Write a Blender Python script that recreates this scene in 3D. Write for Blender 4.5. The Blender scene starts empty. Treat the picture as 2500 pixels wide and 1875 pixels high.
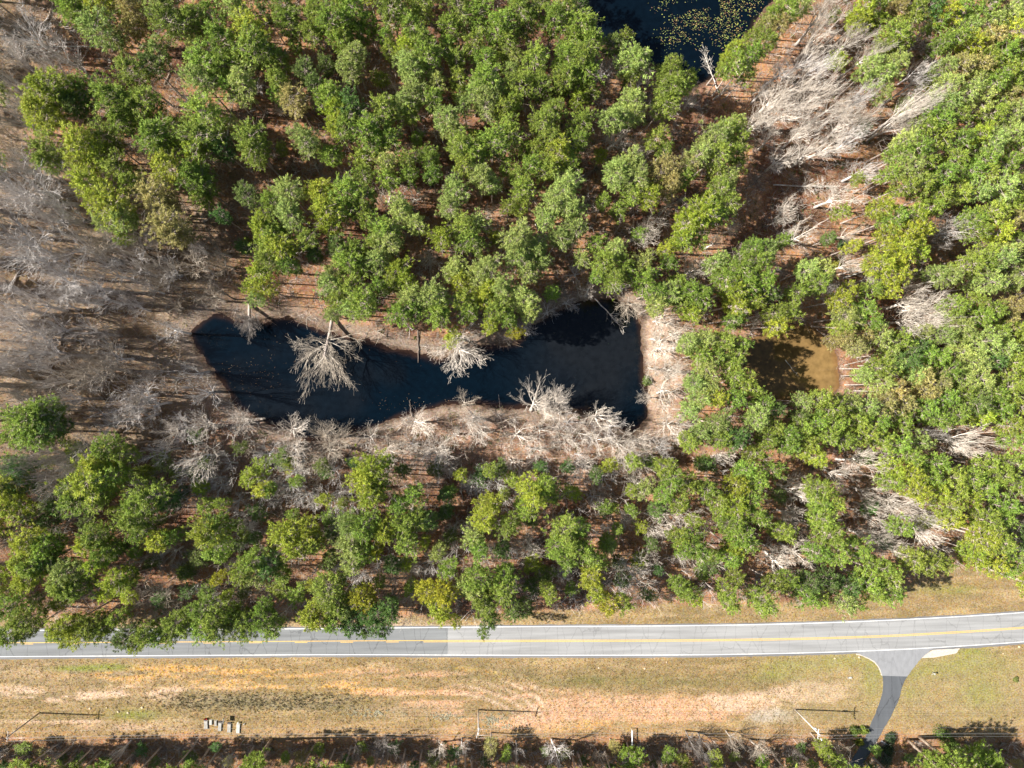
import bpy, math, random
import numpy as np
from mathutils import Vector, Matrix, Quaternion

scn = bpy.context.scene
# ------------------------------------------------------------------ camera
H = 185.0            # camera height above the ground, metres
F = 1733.0           # focal length in photograph pixels (2500 wide)
TH = -math.atan(82.0 / F)
cam = bpy.data.cameras.new("camera")
cam.sensor_width = 36.0
cam.lens = 36.0 * F / 2500.0
cam.clip_start = 1.0
cam.clip_end = 9000.0
cam_o = bpy.data.objects.new("camera", cam)
scn.collection.objects.link(cam_o)
cam_o.location = (0, 0, H)
cam_o.rotation_euler = (0, TH, 0)
scn.camera = cam_o
# ------------------------------------------------------------------ sky and sun
SUN_EL = math.radians(39.0)
SUN_DIR = Vector((-math.cos(SUN_EL) * math.cos(math.radians(3.5)), math.cos(SUN_EL) * math.sin(math.radians(3.5)), math.sin(SUN_EL)))
world = bpy.data.worlds.new("World")
scn.world = world
world.use_nodes = True
wn = world.node_tree
bg = wn.nodes["Background"]
sky = wn.nodes.new("ShaderNodeTexSky")
sky.sky_type = 'NISHITA'
sky.sun_disc = False
sky.sun_elevation = SUN_EL
sky.sun_rotation = math.atan2(SUN_DIR.x, SUN_DIR.y)
wn.links.new(sky.outputs[0], bg.inputs[0])
bg.inputs[1].default_value = 0.05
sl = bpy.data.lights.new("sun", 'SUN')
sl.energy = 5.0
sl.angle = math.radians(0.5)
sl.color = (1.0, 0.94, 0.86)
so = bpy.data.objects.new("sun", sl)
so.rotation_euler = SUN_DIR.to_track_quat('Z', 'Y').to_euler()
so.location = (0, 0, 300)
scn.collection.objects.link(so)
scn.view_settings.view_transform = 'Standard'
scn.view_settings.look = 'None'
scn.view_settings.gamma = 1.0
scn.view_settings.exposure = 1.36

# ------------------------------------------------------------------ helpers
C = scn.collection
cs, sn = math.cos(TH), math.sin(TH)
PX = (H) / F

def at(u, v, z=0.0):
    """point of the world at height z seen at photograph pixel (u, v)"""
    dx = (u - 1250.0) / F; dy = -(v - 937.5) / F
    x = cs * dx - sn; zz = -sn * dx - cs
    t = (z - H) / zz
    return np.array([x * t, dy * t, z])

def uv_of(x, y, z=0.0):
    dz = z - H
    cx = cs * x - sn * dz; cz = sn * x + cs * dz
    return 1250.0 - F * cx / cz, 937.5 + F * y / cz

def mesh_np(name, V, Fq, mat, smooth=False, col=None, colname="tone"):
    me = bpy.data.meshes.new(name)
    V = np.asarray(V, dtype=np.float32); Fq = np.asarray(Fq, dtype=np.int32)
    n, k = Fq.shape
    me.vertices.add(len(V)); me.vertices.foreach_set("co", V.ravel())
    me.loops.add(n * k); me.loops.foreach_set("vertex_index", Fq.ravel())
    me.polygons.add(n)
    me.polygons.foreach_set("loop_start", np.arange(0, n * k, k, dtype=np.int32))
    me.polygons.foreach_set("loop_total", np.full(n, k, dtype=np.int32))
    if col is not None:
        a = me.color_attributes.new(colname, 'FLOAT_COLOR', 'POINT')
        c4 = np.ones((len(V), 4), dtype=np.float32); c4[:, :3] = col
        a.data.foreach_set("color", c4.ravel())
    me.update(calc_edges=True)
    me.validate()
    me.polygons.foreach_set("use_smooth", np.full(len(me.polygons), bool(smooth)))
    if mat is not None:
        me.materials.append(mat)
    return me

def link(name, me, parent=None, loc=None):
    o = bpy.data.objects.new(name, me); C.objects.link(o)
    if parent is not None: o.parent = parent
    if loc is not None: o.location = loc
    return o

def tag(o, label, cat, group=None, kind=None):
    if label: o["label"] = label
    if cat: o["category"] = cat
    if group: o["group"] = group
    if kind: o["kind"] = kind
    return o

def thing(name, label, cat, loc, group=None, rz=0.0):
    o = bpy.data.objects.new(name, None); C.objects.link(o)
    o.location = loc; o.rotation_euler = (0, 0, rz)
    o.empty_display_size = 0.5
    return tag(o, label, cat, group)

def tubes(P0, P1, R0, R1, k=4):
    """many tapered prisms at once -> vertices, quads"""
    P0 = np.asarray(P0, float); P1 = np.asarray(P1, float)
    R0 = np.asarray(R0, float)[:, None]; R1 = np.asarray(R1, float)[:, None]
    D = P1 - P0
    L = np.linalg.norm(D, axis=1, keepdims=True); L[L < 1e-6] = 1e-6
    D = D / L
    A = np.where(np.abs(D[:, 2:3]) < 0.9, np.array([[0., 0., 1.]]), np.array([[1., 0., 0.]]))
    X = np.cross(D, A); X /= np.linalg.norm(X, axis=1, keepdims=True)
    Y = np.cross(D, X)
    n = len(P0); V = np.zeros((n, 2 * k, 3))
    for i in range(k):
        a = 2 * math.pi * i / k
        o = X * math.cos(a) + Y * math.sin(a)
        V[:, i] = P0 + o * R0; V[:, k + i] = P1 + o * R1
    Fq = np.array([[i, (i + 1) % k, k + (i + 1) % k, k + i] for i in range(k)])
    Fa = (np.arange(n) * 2 * k)[:, None, None] + Fq[None]
    return V.reshape(-1, 3), Fa.reshape(-1, 4)

def merge(parts):
    Vs, Fs, o = [], [], 0
    for V, Fq in parts:
        Vs.append(V); Fs.append(Fq + o); o += len(V)
    return np.concatenate(Vs), np.concatenate(Fs)

def polytube(pts, rads, k=6):
    pts = np.asarray(pts, float); n = len(pts)
    V = []
    for i in range(n):
        d = pts[min(i + 1, n - 1)] - pts[max(i - 1, 0)]; d /= (np.linalg.norm(d) + 1e-9)
        a = np.array([0, 0, 1.]) if abs(d[2]) < .9 else np.array([1., 0, 0])
        x = np.cross(d, a); x /= np.linalg.norm(x); y = np.cross(d, x)
        for j in range(k):
            t = 2 * math.pi * j / k
            V.append(pts[i] + (x * math.cos(t) + y * math.sin(t)) * rads[i])
    Fq = [[i * k + j, i * k + (j + 1) % k, (i + 1) * k + (j + 1) % k, (i + 1) * k + j] for i in range(n - 1) for j in range(k)]
    # end caps as fans of quads
    V.append(pts[0]); V.append(pts[-1]); a0 = len(V) - 2
    for j in range(0, k, 2):
        Fq.append([a0, (j + 2) % k, (j + 1) % k, j])
        b = (n - 1) * k
        Fq.append([a0 + 1, b + j, b + (j + 1) % k, b + (j + 2) % k])
    return np.array(V), np.array(Fq)

def box(cx, cy, cz, sx, sy, sz, rz=0.0, bev=0.0, taper=1.0):
    x, y, z = sx / 2, sy / 2, sz / 2
    c, s = math.cos(rz), math.sin(rz)
    if bev <= 0:
        ring = [[(-x, -y), (x, -y), (x, y), (-x, y)]]
        levels = [(-z, 1.0, 0.0), (z, taper, 0.0)]
    else:
        levels = [(-z, 1.0, 0.0), (z - bev, taper, 0.0), (z, taper, bev)]
    V = []
    for (zz, t, b) in levels:
        for (px, py) in ((-x, -y), (x, -y), (x, y), (-x, y)):
            qx = px * t - math.copysign(b, px); qy = py * t - math.copysign(b, py)
            V.append((cx + qx * c - qy * s, cy + qx * s + qy * c, cz + zz))
    n = len(levels)
    Fq = [[3, 2, 1, 0]]
    for l in range(n - 1):
        for i in range(4):
            j = (i + 1) % 4
            Fq.append([l * 4 + i, l * 4 + j, l * 4 + 4 + j, l * 4 + 4 + i])
    b = (n - 1) * 4
    Fq.append([b, b + 1, b + 2, b + 3])
    return np.array(V, float), np.array(Fq)

_rs = np.random.RandomState(7)
_tab = _rs.rand(256, 256)
def vnoise(x, y, s=1.0, seed=0):
    x = x / s + seed * 17.31; y = y / s + seed * 9.73
    xi = np.floor(x).astype(int); yi = np.floor(y).astype(int)
    fx = x - xi; fy = y - yi
    fx = fx * fx * (3 - 2 * fx); fy = fy * fy * (3 - 2 * fy)
    g = lambda a, b: _tab[a & 255, b & 255]
    return (g(xi, yi) * (1 - fx) + g(xi + 1, yi) * fx) * (1 - fy) + (g(xi, yi + 1) * (1 - fx) + g(xi + 1, yi + 1) * fx) * fy
def fbm(x, y, s, seed=0, o=4):
    t = 0; a = 1.0; n = 0
    for i in range(o):
        t = t + a * vnoise(x, y, s / 2 ** i, seed + i); n += a; a *= 0.55
    return t / n
def sstep(a, b, x):
    t = np.clip((x - a) / (b - a), 0, 1)
    return t * t * (3 - 2 * t)

# ------------------------------------------------------------------ materials
def new_mat(name):
    m = bpy.data.materials.new(name); m.use_nodes = True
    nt = m.node_tree; nt.nodes.clear()
    return m, nt, nt.nodes, nt.links

def simple_mat(name, col, rough=0.8, var=0.25, scale=6.0, metal=0.0, bump=0.0, stretch=(1, 1, 1)):
    m, nt, N, L = new_mat(name)
    out = N.new("ShaderNodeOutputMaterial"); p = N.new("ShaderNodeBsdfPrincipled")
    L.new(p.outputs[0], out.inputs[0])
    p.inputs["Roughness"].default_value = rough; p.inputs["Metallic"].default_value = metal
    tc = N.new("ShaderNodeTexCoord"); mp = N.new("ShaderNodeMapping"); mp.inputs["Scale"].default_value = stretch
    L.new(tc.outputs["Object"], mp.inputs[0])
    nz = N.new("ShaderNodeTexNoise"); nz.inputs["Scale"].default_value = scale; nz.inputs["Detail"].default_value = 6
    L.new(mp.outputs[0], nz.inputs["Vector"])
    mr = N.new("ShaderNodeMapRange"); mr.inputs[1].default_value = .3; mr.inputs[2].default_value = .7
    mr.inputs[3].default_value = 1 - var; mr.inputs[4].default_value = 1 + var
    L.new(nz.outputs[0], mr.inputs[0])
    vm = N.new("ShaderNodeVectorMath"); vm.operation = 'SCALE'; vm.inputs[0].default_value = col
    L.new(mr.outputs[0], vm.inputs["Scale"]); L.new(vm.outputs[0], p.inputs["Base Color"])
    if bump:
        b = N.new("ShaderNodeBump"); b.inputs["Strength"].default_value = bump; b.inputs["Distance"].default_value = .05
        L.new(nz.outputs[0], b.inputs["Height"]); L.new(b.outputs[0], p.inputs["Normal"])
    return m

def foliage_mat(name, src, transl=0.38):
    """src: 'object' takes the colour of the object, 'attr' the tone attribute of the mesh"""
    m, nt, N, L = new_mat(name)
    out = N.new("ShaderNodeOutputMaterial")
    if src == 'object':
        c = N.new("ShaderNodeObjectInfo").outputs["Color"]
    else:
        a = N.new("ShaderNodeAttribute"); a.attribute_name = "tone"; c = a.outputs["Color"]
    geo = N.new("ShaderNodeNewGeometry")
    hs = N.new("ShaderNodeHueSaturation")
    mh = N.new("ShaderNodeMapRange"); mh.inputs[3].default_value = .48; mh.inputs[4].default_value = .525
    mv = N.new("ShaderNodeMapRange"); mv.inputs[3].default_value = .36; mv.inputs[4].default_value = 1.66
    w = N.new("ShaderNodeTexWhiteNoise"); w.noise_dimensions = '1D'
    L.new(geo.outputs["Random Per Island"], mh.inputs[0])
    L.new(geo.outputs["Random Per Island"], w.inputs["W"])
    L.new(w.outputs["Value"], mv.inputs[0])
    L.new(mh.outputs[0], hs.inputs["Hue"]); L.new(mv.outputs[0], hs.inputs["Value"])
    L.new(c, hs.inputs["Color"])
    d = N.new("ShaderNodeBsdfPrincipled"); t = N.new("ShaderNodeBsdfTranslucent")
    d.inputs["Roughness"].default_value = .62; d.inputs["Specular IOR Level"].default_value = .35
    mx = N.new("ShaderNodeMixShader"); mx.inputs[0].default_value = transl
    L.new(hs.outputs[0], d.inputs["Base Color"]); L.new(hs.outputs[0], t.inputs["Color"])
    L.new(d.outputs[0], mx.inputs[1]); L.new(t.outputs[0], mx.inputs[2]); L.new(mx.outputs[0], out.inputs[0])
    return m

def bark_mat(name, src_obj=True, col=(.4, .36, .33)):
    m, nt, N, L = new_mat(name)
    out = N.new("ShaderNodeOutputMaterial"); d = N.new("ShaderNodeBsdfPrincipled")
    d.inputs["Roughness"].default_value = .85; d.inputs["Specular IOR Level"].default_value = .25
    tc = N.new("ShaderNodeTexCoord"); nz = N.new("ShaderNodeTexNoise"); nz.inputs["Scale"].default_value = 1.3; nz.inputs["Detail"].default_value = 5
    L.new(tc.outputs["Object"], nz.inputs["Vector"])
    mv = N.new("ShaderNodeMapRange"); mv.inputs[1].default_value = .3; mv.inputs[2].default_value = .7; mv.inputs[3].default_value = .6; mv.inputs[4].default_value = 1.35
    L.new(nz.outputs[0], mv.inputs[0])
    hs = N.new("ShaderNodeHueSaturation"); L.new(mv.outputs[0], hs.inputs["Value"])
    if src_obj == 2:      # pale bark on limbs, browner twigs
        at_ = N.new("ShaderNodeAttribute"); at_.attribute_name = "limb"
        mm = N.new("ShaderNodeVectorMath"); mm.operation = 'MULTIPLY'
        L.new(N.new("ShaderNodeObjectInfo").outputs["Color"], mm.inputs[0]); L.new(at_.outputs["Color"], mm.inputs[1]); L.new(mm.outputs[0], hs.inputs["Color"])
    elif src_obj:
        L.new(N.new("ShaderNodeObjectInfo").outputs["Color"], hs.inputs["Color"])
    else:
        hs.inputs["Color"].default_value = (*col, 1)
    L.new(hs.outputs[0], d.inputs["Base Color"]); L.new(d.outputs[0], out.inputs[0])
    return m

M_FOL = foliage_mat("pine_needles", 'object')
M_FOL_A = foliage_mat("pine_needles_stand", 'attr')
M_PBARK = bark_mat("pine_bark")
M_BBARK = bark_mat("bare_bark")
M_TWIG = bark_mat("bare_limbs_and_twigs", 2)
# ------------------------------------------------------------------ what stands where (photograph tiles of 840 x 630 px, read at 2212 x 1659)
OFF = {'A': (0, 0), 'B': (830, 0), 'C': (1660, 0), 'D': (0, 620), 'E': (830, 620), 'F': (1660, 620), 'G': (0, 1245), 'H': (830, 1245), 'I': (1660, 1245)}
PINES = {
'A': """460,40,95,g;540,110,90,g;650,40,95,y;660,180,115,p;740,230,75,o;860,60,90,o;870,170,80,o;1080,60,105,p;1090,160,105,g;1250,120,95,g;1370,100,65,g;1520,40,95,p;1430,270,110,g;1600,190,115,y;1640,300,120,g;1710,340,80,g;1840,40,95,g;1860,140,85,g;2030,110,90,g;2130,120,95,g;2190,40,60,g;2010,210,80,g;2190,260,75,g;1010,330,85,p;870,460,105,g;965,430,80,d;1330,430,115,g;1440,450,90,g;1530,400,85,g;1560,545,105,p;1290,530,95,p;1470,570,70,g;1810,410,85,g;1800,530,85,g;1950,470,80,d;2100,420,60,d;1900,640,95,o;1800,610,60,g;2110,620,95,g;2010,560,70,d;2170,720,85,y;300,590,125,y;280,720,115,y;430,640,90,g;540,590,80,g;500,700,90,d;260,810,60,y;740,640,115,g;830,690,110,g;960,640,100,g;780,770,90,g;1310,730,125,g;1010,860,125,g;1060,940,90,g;1130,820,70,g;1300,900,115,g;1230,970,80,y;1600,900,115,g;1640,985,90,g;1440,960,80,d;1960,900,95,p;2160,820,85,y;2130,1000,80,g;300,970,85,g;310,1050,80,g;540,920,115,y;680,900,90,g;520,1010,105,y;640,1020,100,y;560,1170,115,y;610,1260,90,y;780,1100,90,g;850,1170,80,g;1080,1090,105,y;1240,1110,105,g;1290,1190,90,g;1310,1280,70,g;980,1250,105,o;1060,1310,80,o;720,1330,115,y;790,1390,90,p;680,1430,70,p;800,1520,55,g;1060,1450,110,o;1140,1520,100,o;1430,1390,60,d;1590,1270,80,d;1840,1240,100,p;1850,1370,110,p;1760,1300,80,g;2060,1230,95,y;2110,1350,110,y;1680,1450,95,y;1780,1510,100,g;2130,1450,80,y;1830,1600,110,y;1720,1600,80,g;1980,1530,80,g;2180,1600,80,d;1250,300,70,p;1700,80,60,d;1500,800,55,p""",
'B': """80,60,100,g;40,140,70,g;40,260,80,g;90,370,80,p;70,450,80,p;190,150,70,g;140,230,60,g;320,70,105,g;310,240,65,g;325,320,60,g;470,170,95,g;520,260,110,g;440,320,80,y;430,430,95,p;520,40,95,g;580,370,100,g;500,490,80,p;620,520,75,p;480,600,95,p;410,670,80,p;690,180,85,g;690,290,70,g;750,40,95,g;790,180,60,p;870,290,80,g;900,100,95,g;1010,180,105,g;920,380,80,g;750,390,80,g;1070,270,90,g;1160,60,105,g;1210,140,90,g;1120,390,70,p;1110,470,60,p;1260,380,95,g;1280,540,85,g;1380,140,105,g;1450,80,80,g;1550,30,70,d;1560,180,110,g;1610,270,90,g;1490,250,80,g;1440,370,110,g;1550,380,110,g;1600,470,90,g;1460,490,100,g;1420,570,80,g;1590,590,70,g;1010,400,60,g;930,500,105,g;880,570,90,p;990,590,90,p;930,680,90,p;1150,570,95,g;1120,650,80,g;1060,720,80,g;800,680,60,p;760,500,70,g;770,590,60,g;1830,270,65,g;1740,280,75,d;1900,400,105,p;1880,500,70,g;2110,450,105,g;2130,560,115,g;2080,670,90,g;1860,670,90,p;1770,760,105,p;1880,760,80,p;1520,640,60,y;1360,720,85,g;1300,800,95,g;1350,880,90,g;1550,800,85,g;1530,910,80,g;1410,960,95,y;700,760,95,p;730,850,80,p;860,880,60,g;60,700,95,d;60,820,90,g;280,700,95,g;190,830,105,g;240,930,70,g;330,900,80,g;440,720,80,g;600,640,80,g;1000,900,105,g;1075,850,90,g;770,960,105,g;860,1000,90,g;800,1070,80,g;1240,970,70,g;1230,1070,80,g;1060,1070,60,g;150,1030,80,g;140,1120,70,g;310,1060,75,p;300,1160,80,g;440,1040,75,g;445,1130,60,g;570,1030,85,g;600,1120,70,g;920,1130,95,p;985,1190,70,p;1140,1130,75,g;1180,1210,85,g;1350,1080,90,g;1480,1050,80,g;730,1220,85,p;690,1320,85,p;50,1230,110,g;170,1260,95,g;40,1350,85,g;400,1360,100,p;480,1430,80,p;270,1480,110,g;180,1410,80,g;330,1570,105,p;220,1570,80,g;100,1610,85,g;640,1530,85,y;780,1470,90,g;880,1440,80,p;830,1560,100,g;1160,1330,60,g;1090,1330,60,g;1440,1220,105,p;1380,1310,100,p;1480,1350,90,p;1330,1410,80,p;1490,1490,90,p;1400,1540,80,p;1150,1530,110,p;1120,1620,80,p;1260,1590,90,p;1780,1120,105,p;1860,1060,100,p;1910,1170,100,p;1970,1260,90,y;1880,1240,80,g;2060,1110,105,o;2130,1190,90,o;2030,880,80,g;2080,970,60,g;1700,1290,60,g;1790,1350,60,g;1640,1570,75,g;1750,1610,80,p;2180,1540,70,y;2090,1610,60,y;1180,960,60,g""",
'C': """670,60,95,g;590,120,80,g;620,190,70,o;550,190,65,o;540,290,85,g;450,280,70,g;320,340,75,y;360,420,90,g;440,370,80,g;290,440,55,g;430,490,50,g;780,60,65,p;1150,60,80,y;1150,140,70,y;1240,60,80,g;1250,150,60,y;1330,90,60,o;1400,60,65,o;1380,210,95,g;1460,160,85,g;1600,50,85,d;1510,70,70,g;1700,90,95,y;1640,160,70,g;1800,60,80,g;1940,60,90,g;1980,160,85,p;2100,120,90,p;2180,40,80,p;1840,190,80,p;1760,250,80,g;1870,290,85,y;1680,300,70,g;1330,290,70,g;1430,300,60,g;1990,260,90,o;2100,230,90,y;2180,310,80,g;2080,340,90,g;1970,380,80,g;2170,420,80,g;1380,420,95,p;1220,450,85,p;1300,490,85,p;1310,600,60,p;1690,440,80,p;1790,410,80,o;1900,440,80,o;1860,520,80,p;2090,480,90,g;2000,550,90,g;1720,560,80,p;1830,610,80,p;1920,640,80,p;2080,610,80,o;2170,540,80,g;2180,660,80,o;2120,730,90,p;2010,730,80,g;1700,680,90,p;1640,760,95,g;1760,760,80,g;1560,830,85,g;1680,870,80,g;1790,900,80,g;1440,910,85,p;1400,1000,80,g;1520,960,90,g;1570,1060,90,g;1460,1090,90,p;1340,1130,60,g;1660,1120,90,g;1760,1010,80,g;1910,870,80,y;2010,920,90,p;2120,860,90,p;2190,960,80,g;1970,1020,80,g;2100,1050,80,g;1850,1110,80,g;1950,1140,80,g;1540,1190,90,g;1440,1200,80,g;1660,1230,90,g;1790,1250,80,g;1900,1240,80,p;2050,1200,90,p;2180,1170,80,g;2100,1310,80,g;2190,1320,70,g;1290,1340,80,y;1370,1400,90,g;1500,1380,90,y;1620,1330,80,g;1440,1490,90,y;1340,1500,80,y;1540,1500,80,y;1300,1620,75,y;1410,1610,90,y;1520,1610,80,y;1880,1400,80,g;1990,1370,90,g;2110,1400,80,o;1900,1490,80,g;2040,1490,90,y;2150,1550,80,g;2080,1630,80,p;1950,1630,80,g;230,870,95,p;300,840,80,g;360,800,70,p;370,900,80,g;160,920,80,p;130,1010,90,p;240,990,90,g;350,990,80,g;60,1060,80,o;370,1070,60,g;30,1160,80,g;220,1130,60,g;320,1150,70,p;270,1230,95,g;170,1280,70,y;120,1360,105,y;210,1370,90,g;60,1450,100,y;20,1540,80,g;300,1320,80,g;120,1550,60,g;480,1600,80,g;560,1620,80,p;1030,1370,50,g;660,1560,60,g;1100,1590,50,y;35,530,70,g""",
'D': """290,1010,105,g;180,1080,120,g;230,1170,105,g;360,1120,90,d;110,1160,80,g;700,1260,90,g;800,1280,80,g;620,1350,110,y;560,1460,125,y;690,1430,110,g;490,1550,110,g;640,1560,90,g;60,1370,80,g;140,1370,70,d;40,1500,90,y;140,1490,80,d;60,1620,100,y;980,1560,110,g;880,1620,90,g;1080,1590,70,d;1330,1620,60,g;1430,1610,45,g;1660,110,80,y;1610,200,55,y;1700,210,80,y;1650,290,55,p;1750,40,90,g;1860,60,80,g;2120,200,90,p;2140,110,70,p;2170,300,80,g;2150,390,60,p;2020,20,60,d""",
'E': """60,60,90,g;150,80,80,g;230,50,90,p;390,110,90,y;420,190,80,y;340,190,70,g;250,210,70,g;60,210,90,g;140,300,105,g;60,350,80,p;440,290,90,p;400,380,90,g;490,350,80,g;600,260,105,p;640,360,100,g;730,100,85,p;760,180,80,y;880,130,90,p;960,90,90,p;960,210,80,y;1030,230,90,p;930,290,90,y;1000,360,90,g;790,280,80,g;830,370,80,g;1090,410,80,g;980,460,70,y;1130,510,55,Y;1180,290,95,p;1220,370,80,p;1150,40,90,p;1210,110,85,p;1300,60,60,p;1700,60,95,g;1760,150,90,g;1650,140,60,g;1840,90,80,g;1950,60,80,p;1940,160,90,g;2020,240,80,g;2100,270,90,p;2040,330,75,p;2170,180,60,g;2190,320,60,g;2120,50,60,g;200,1360,105,y;280,1330,60,g;150,1450,100,y;240,1470,90,g;190,1570,100,y;470,1550,80,g;390,1610,80,g;950,1610,85,y;1320,1480,90,g;1230,1530,105,y;1180,1620,90,g;1360,1560,60,g;1640,1420,50,d;2100,1370,80,g;2140,1460,80,g;2090,1550,70,g;2190,1590,80,g;1560,30,60,p""",
'F': """50,230,95,g;120,300,90,g;60,390,70,y;230,60,75,p;300,150,90,g;380,80,95,g;480,70,95,g;330,240,90,y;430,200,95,g;530,160,90,g;370,320,90,y;470,300,85,g;340,420,70,g;560,270,70,d;830,100,85,p;920,100,80,p;880,190,80,g;740,250,75,g;600,370,75,g;690,370,80,g;620,460,80,y;1010,300,70,y;1080,240,60,y;1280,60,95,y;1380,50,95,y;1350,140,100,y;1230,230,70,g;1340,230,70,y;1070,400,85,p;1180,370,80,g;1220,440,80,g;1030,470,70,g;1050,550,80,o;1170,520,70,o;1130,610,80,o;970,570,45,o;1290,530,80,p;1400,560,80,g;1490,600,70,d;1570,640,80,g;1660,660,80,g;1640,120,80,p;1730,150,80,p;1850,60,80,g;1950,60,80,g;2060,50,90,p;2170,80,80,p;1850,180,60,p;1990,200,95,p;2130,200,70,p;1760,350,90,g;1860,300,80,g;1900,390,90,g;1780,450,80,p;1990,370,90,g;2130,350,90,o;2080,420,70,o;1570,500,50,p;2030,500,80,g;2150,480,80,g;1680,540,80,p;1820,540,80,p;1930,560,90,p;2060,600,80,p;2180,590,80,g;1790,630,80,p;1880,680,90,p;2000,700,80,d;2120,700,90,g;1340,640,60,p;1280,730,90,g;1170,770,70,p;1370,720,80,p;1450,690,80,d;1500,770,80,p;1290,830,80,p;1540,800,80,o;1650,830,80,o;1580,900,80,o;1720,770,80,g;1800,800,80,p;1920,790,90,p;1370,890,80,o;1310,970,80,o;1420,960,80,o;1560,990,80,g;1690,920,80,g;1800,900,80,g;1880,960,90,d;2010,900,80,g;2120,850,90,g;2170,970,80,g;2050,1000,80,g;1940,1050,80,y;1760,1030,80,g;1640,1070,80,g;1400,1080,80,g;60,580,80,p;160,560,75,p;270,570,90,g;390,580,60,g;130,650,80,g;230,660,80,g;340,680,90,g;150,740,80,p;90,830,80,p;190,840,80,p;330,790,80,g;420,830,75,g;130,930,80,p;240,930,80,y;350,930,80,g;470,880,60,g;520,960,70,g;490,1050,90,p;590,1000,70,d;60,1010,70,p;780,950,60,p;900,940,80,g;970,990,90,g;1070,960,80,p;760,1040,60,d;870,1080,80,g;1000,1090,80,g;1120,1060,80,g;1190,980,80,p;1260,1080,80,g;600,1100,80,g;570,1190,80,g;680,1160,80,g;780,1130,80,g;700,1240,80,g;810,1220,80,g;860,1290,80,y;930,1180,80,g;1050,1180,80,g;1180,1150,80,g;1280,1190,80,g;1520,1210,80,p;1400,1220,80,g;1460,1310,80,g;1370,1370,80,y;1460,1420,80,y;1360,1470,80,g;1500,1530,90,y;1580,1430,80,g;1640,1340,80,g;1720,1430,80,g;1640,1530,80,y;1760,1520,80,g;1850,1570,80,y;1870,1440,80,g;1960,1360,80,g;2050,1420,80,g;1960,1500,80,g;2140,1480,80,g;2090,1620,80,g;1700,1620,80,g;2120,1100,90,g;2160,1200,80,g;2130,1330,80,g;230,1100,90,p;130,1150,80,p;240,1190,80,g;340,1190,90,d;60,1210,80,g;480,1270,80,g;420,1390,80,g;350,1480,80,y;490,1460,80,g;60,1480,80,g;170,1510,80,g;590,1380,80,g;250,1590,80,g;350,1600,90,y;450,1580,80,g;900,1510,95,g;980,1600,80,g;890,1600,80,g""",
'G': """870,60,95,g;900,140,70,g;200,220,105,y;300,220,90,g;150,320,90,y;240,350,105,g;330,300,80,d;180,430,90,y;640,160,95,g;560,230,80,y;660,260,90,g;640,340,80,y;440,400,95,p;400,480,90,g;500,500,90,g;740,450,90,y;700,520,60,y;820,440,60,g;1040,200,80,y;1110,160,60,g;1320,140,110,y;1400,100,80,g;1390,220,90,g;1430,290,55,g;1860,150,105,y;1990,140,85,y;1920,240,90,y;2030,220,70,g;1620,310,95,g;1720,350,90,d;1570,390,80,g;1650,430,80,p;1410,430,45,Y;60,640,90,g;160,700,90,g;60,790,85,g;180,770,60,g;430,740,85,y;380,790,60,g;520,780,80,y;450,840,45,y;600,710,80,g;630,800,70,g;690,740,70,g;760,690,60,g;830,810,90,d;930,780,80,g;890,860,60,y;1020,790,70,g;1120,720,90,g;1110,800,70,g;1200,760,70,g;1300,640,80,g;1380,690,90,g;1310,750,80,g;1400,780,75,g;1480,650,70,g;1490,740,80,d;1570,700,75,g;1600,780,60,g;1690,720,90,g;1760,760,70,g;1690,630,60,g;2120,500,105,g;2160,600,90,g;2000,650,90,y;2060,710,80,y;2150,720,75,g;2190,430,60,g""",
'H': """160,90,110,g;70,110,90,p;60,210,95,p;130,260,90,g;80,340,80,p;290,120,90,y;410,100,95,g;500,50,80,g;430,220,80,g;570,80,80,d;240,260,60,Y;640,270,60,p;940,60,85,y;1080,110,90,g;860,170,80,p;880,250,80,g;1430,120,95,g;1550,120,80,g;1400,220,90,g;1500,230,90,g;1590,270,85,g;1460,320,80,g;1650,340,75,g;1600,420,80,y;700,380,70,g;560,510,80,Y;650,530,95,Y;620,610,80,y;660,670,60,y;740,720,38,y;880,420,95,g;850,500,90,p;920,570,90,g;1060,400,85,g;1060,500,95,g;950,650,70,g;970,720,60,d;925,785,38,g;1110,640,80,d;1200,620,70,d;1330,530,70,g;130,550,90,Y;180,610,70,Y;60,740,80,d;220,690,90,d;160,770,65,d;330,650,85,d;280,760,55,d;40,640,70,d;1640,520,70,y;1720,600,80,Y;1820,590,70,g;2160,480,60,g;2190,180,80,g;190,1620,30,g;980,1520,60,o;1060,1580,40,g;1075,1530,30,g;1880,1610,90,g;2120,1580,55,g""",
'I': """60,230,110,g;30,520,80,g;90,560,60,y;330,80,100,g;400,170,100,g;340,240,80,y;500,40,90,g;650,150,85,g;330,310,80,g;350,430,60,g;290,530,80,g;320,600,70,g;520,560,90,g;540,620,60,g;620,480,75,g;700,440,60,g;830,470,80,d;800,540,85,g;880,560,75,g;920,60,90,g;960,150,95,g;870,270,80,g;1000,290,85,g;1140,250,85,g;1080,490,80,d;960,440,70,d;1050,590,80,p;1120,590,60,g;1200,460,85,g;1280,350,85,g;1330,430,90,g;1240,530,70,g;1350,530,80,g;1500,320,85,g;1600,330,80,g;1670,340,70,g;1420,110,75,g;1740,60,80,y;1960,80,95,g;2060,50,80,g;1950,170,95,y;2030,190,90,g;1860,250,65,g;1900,310,80,y;2000,340,80,y;2080,370,80,g;2180,200,80,d;2180,340,80,g;920,1520,62,g;960,1575,50,g;1000,1630,60,g;850,1640,40,g;1900,1600,110,g;2010,1630,90,g;240,1600,60,g;30,1620,60,g;540,1620,50,g""",
}
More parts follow.
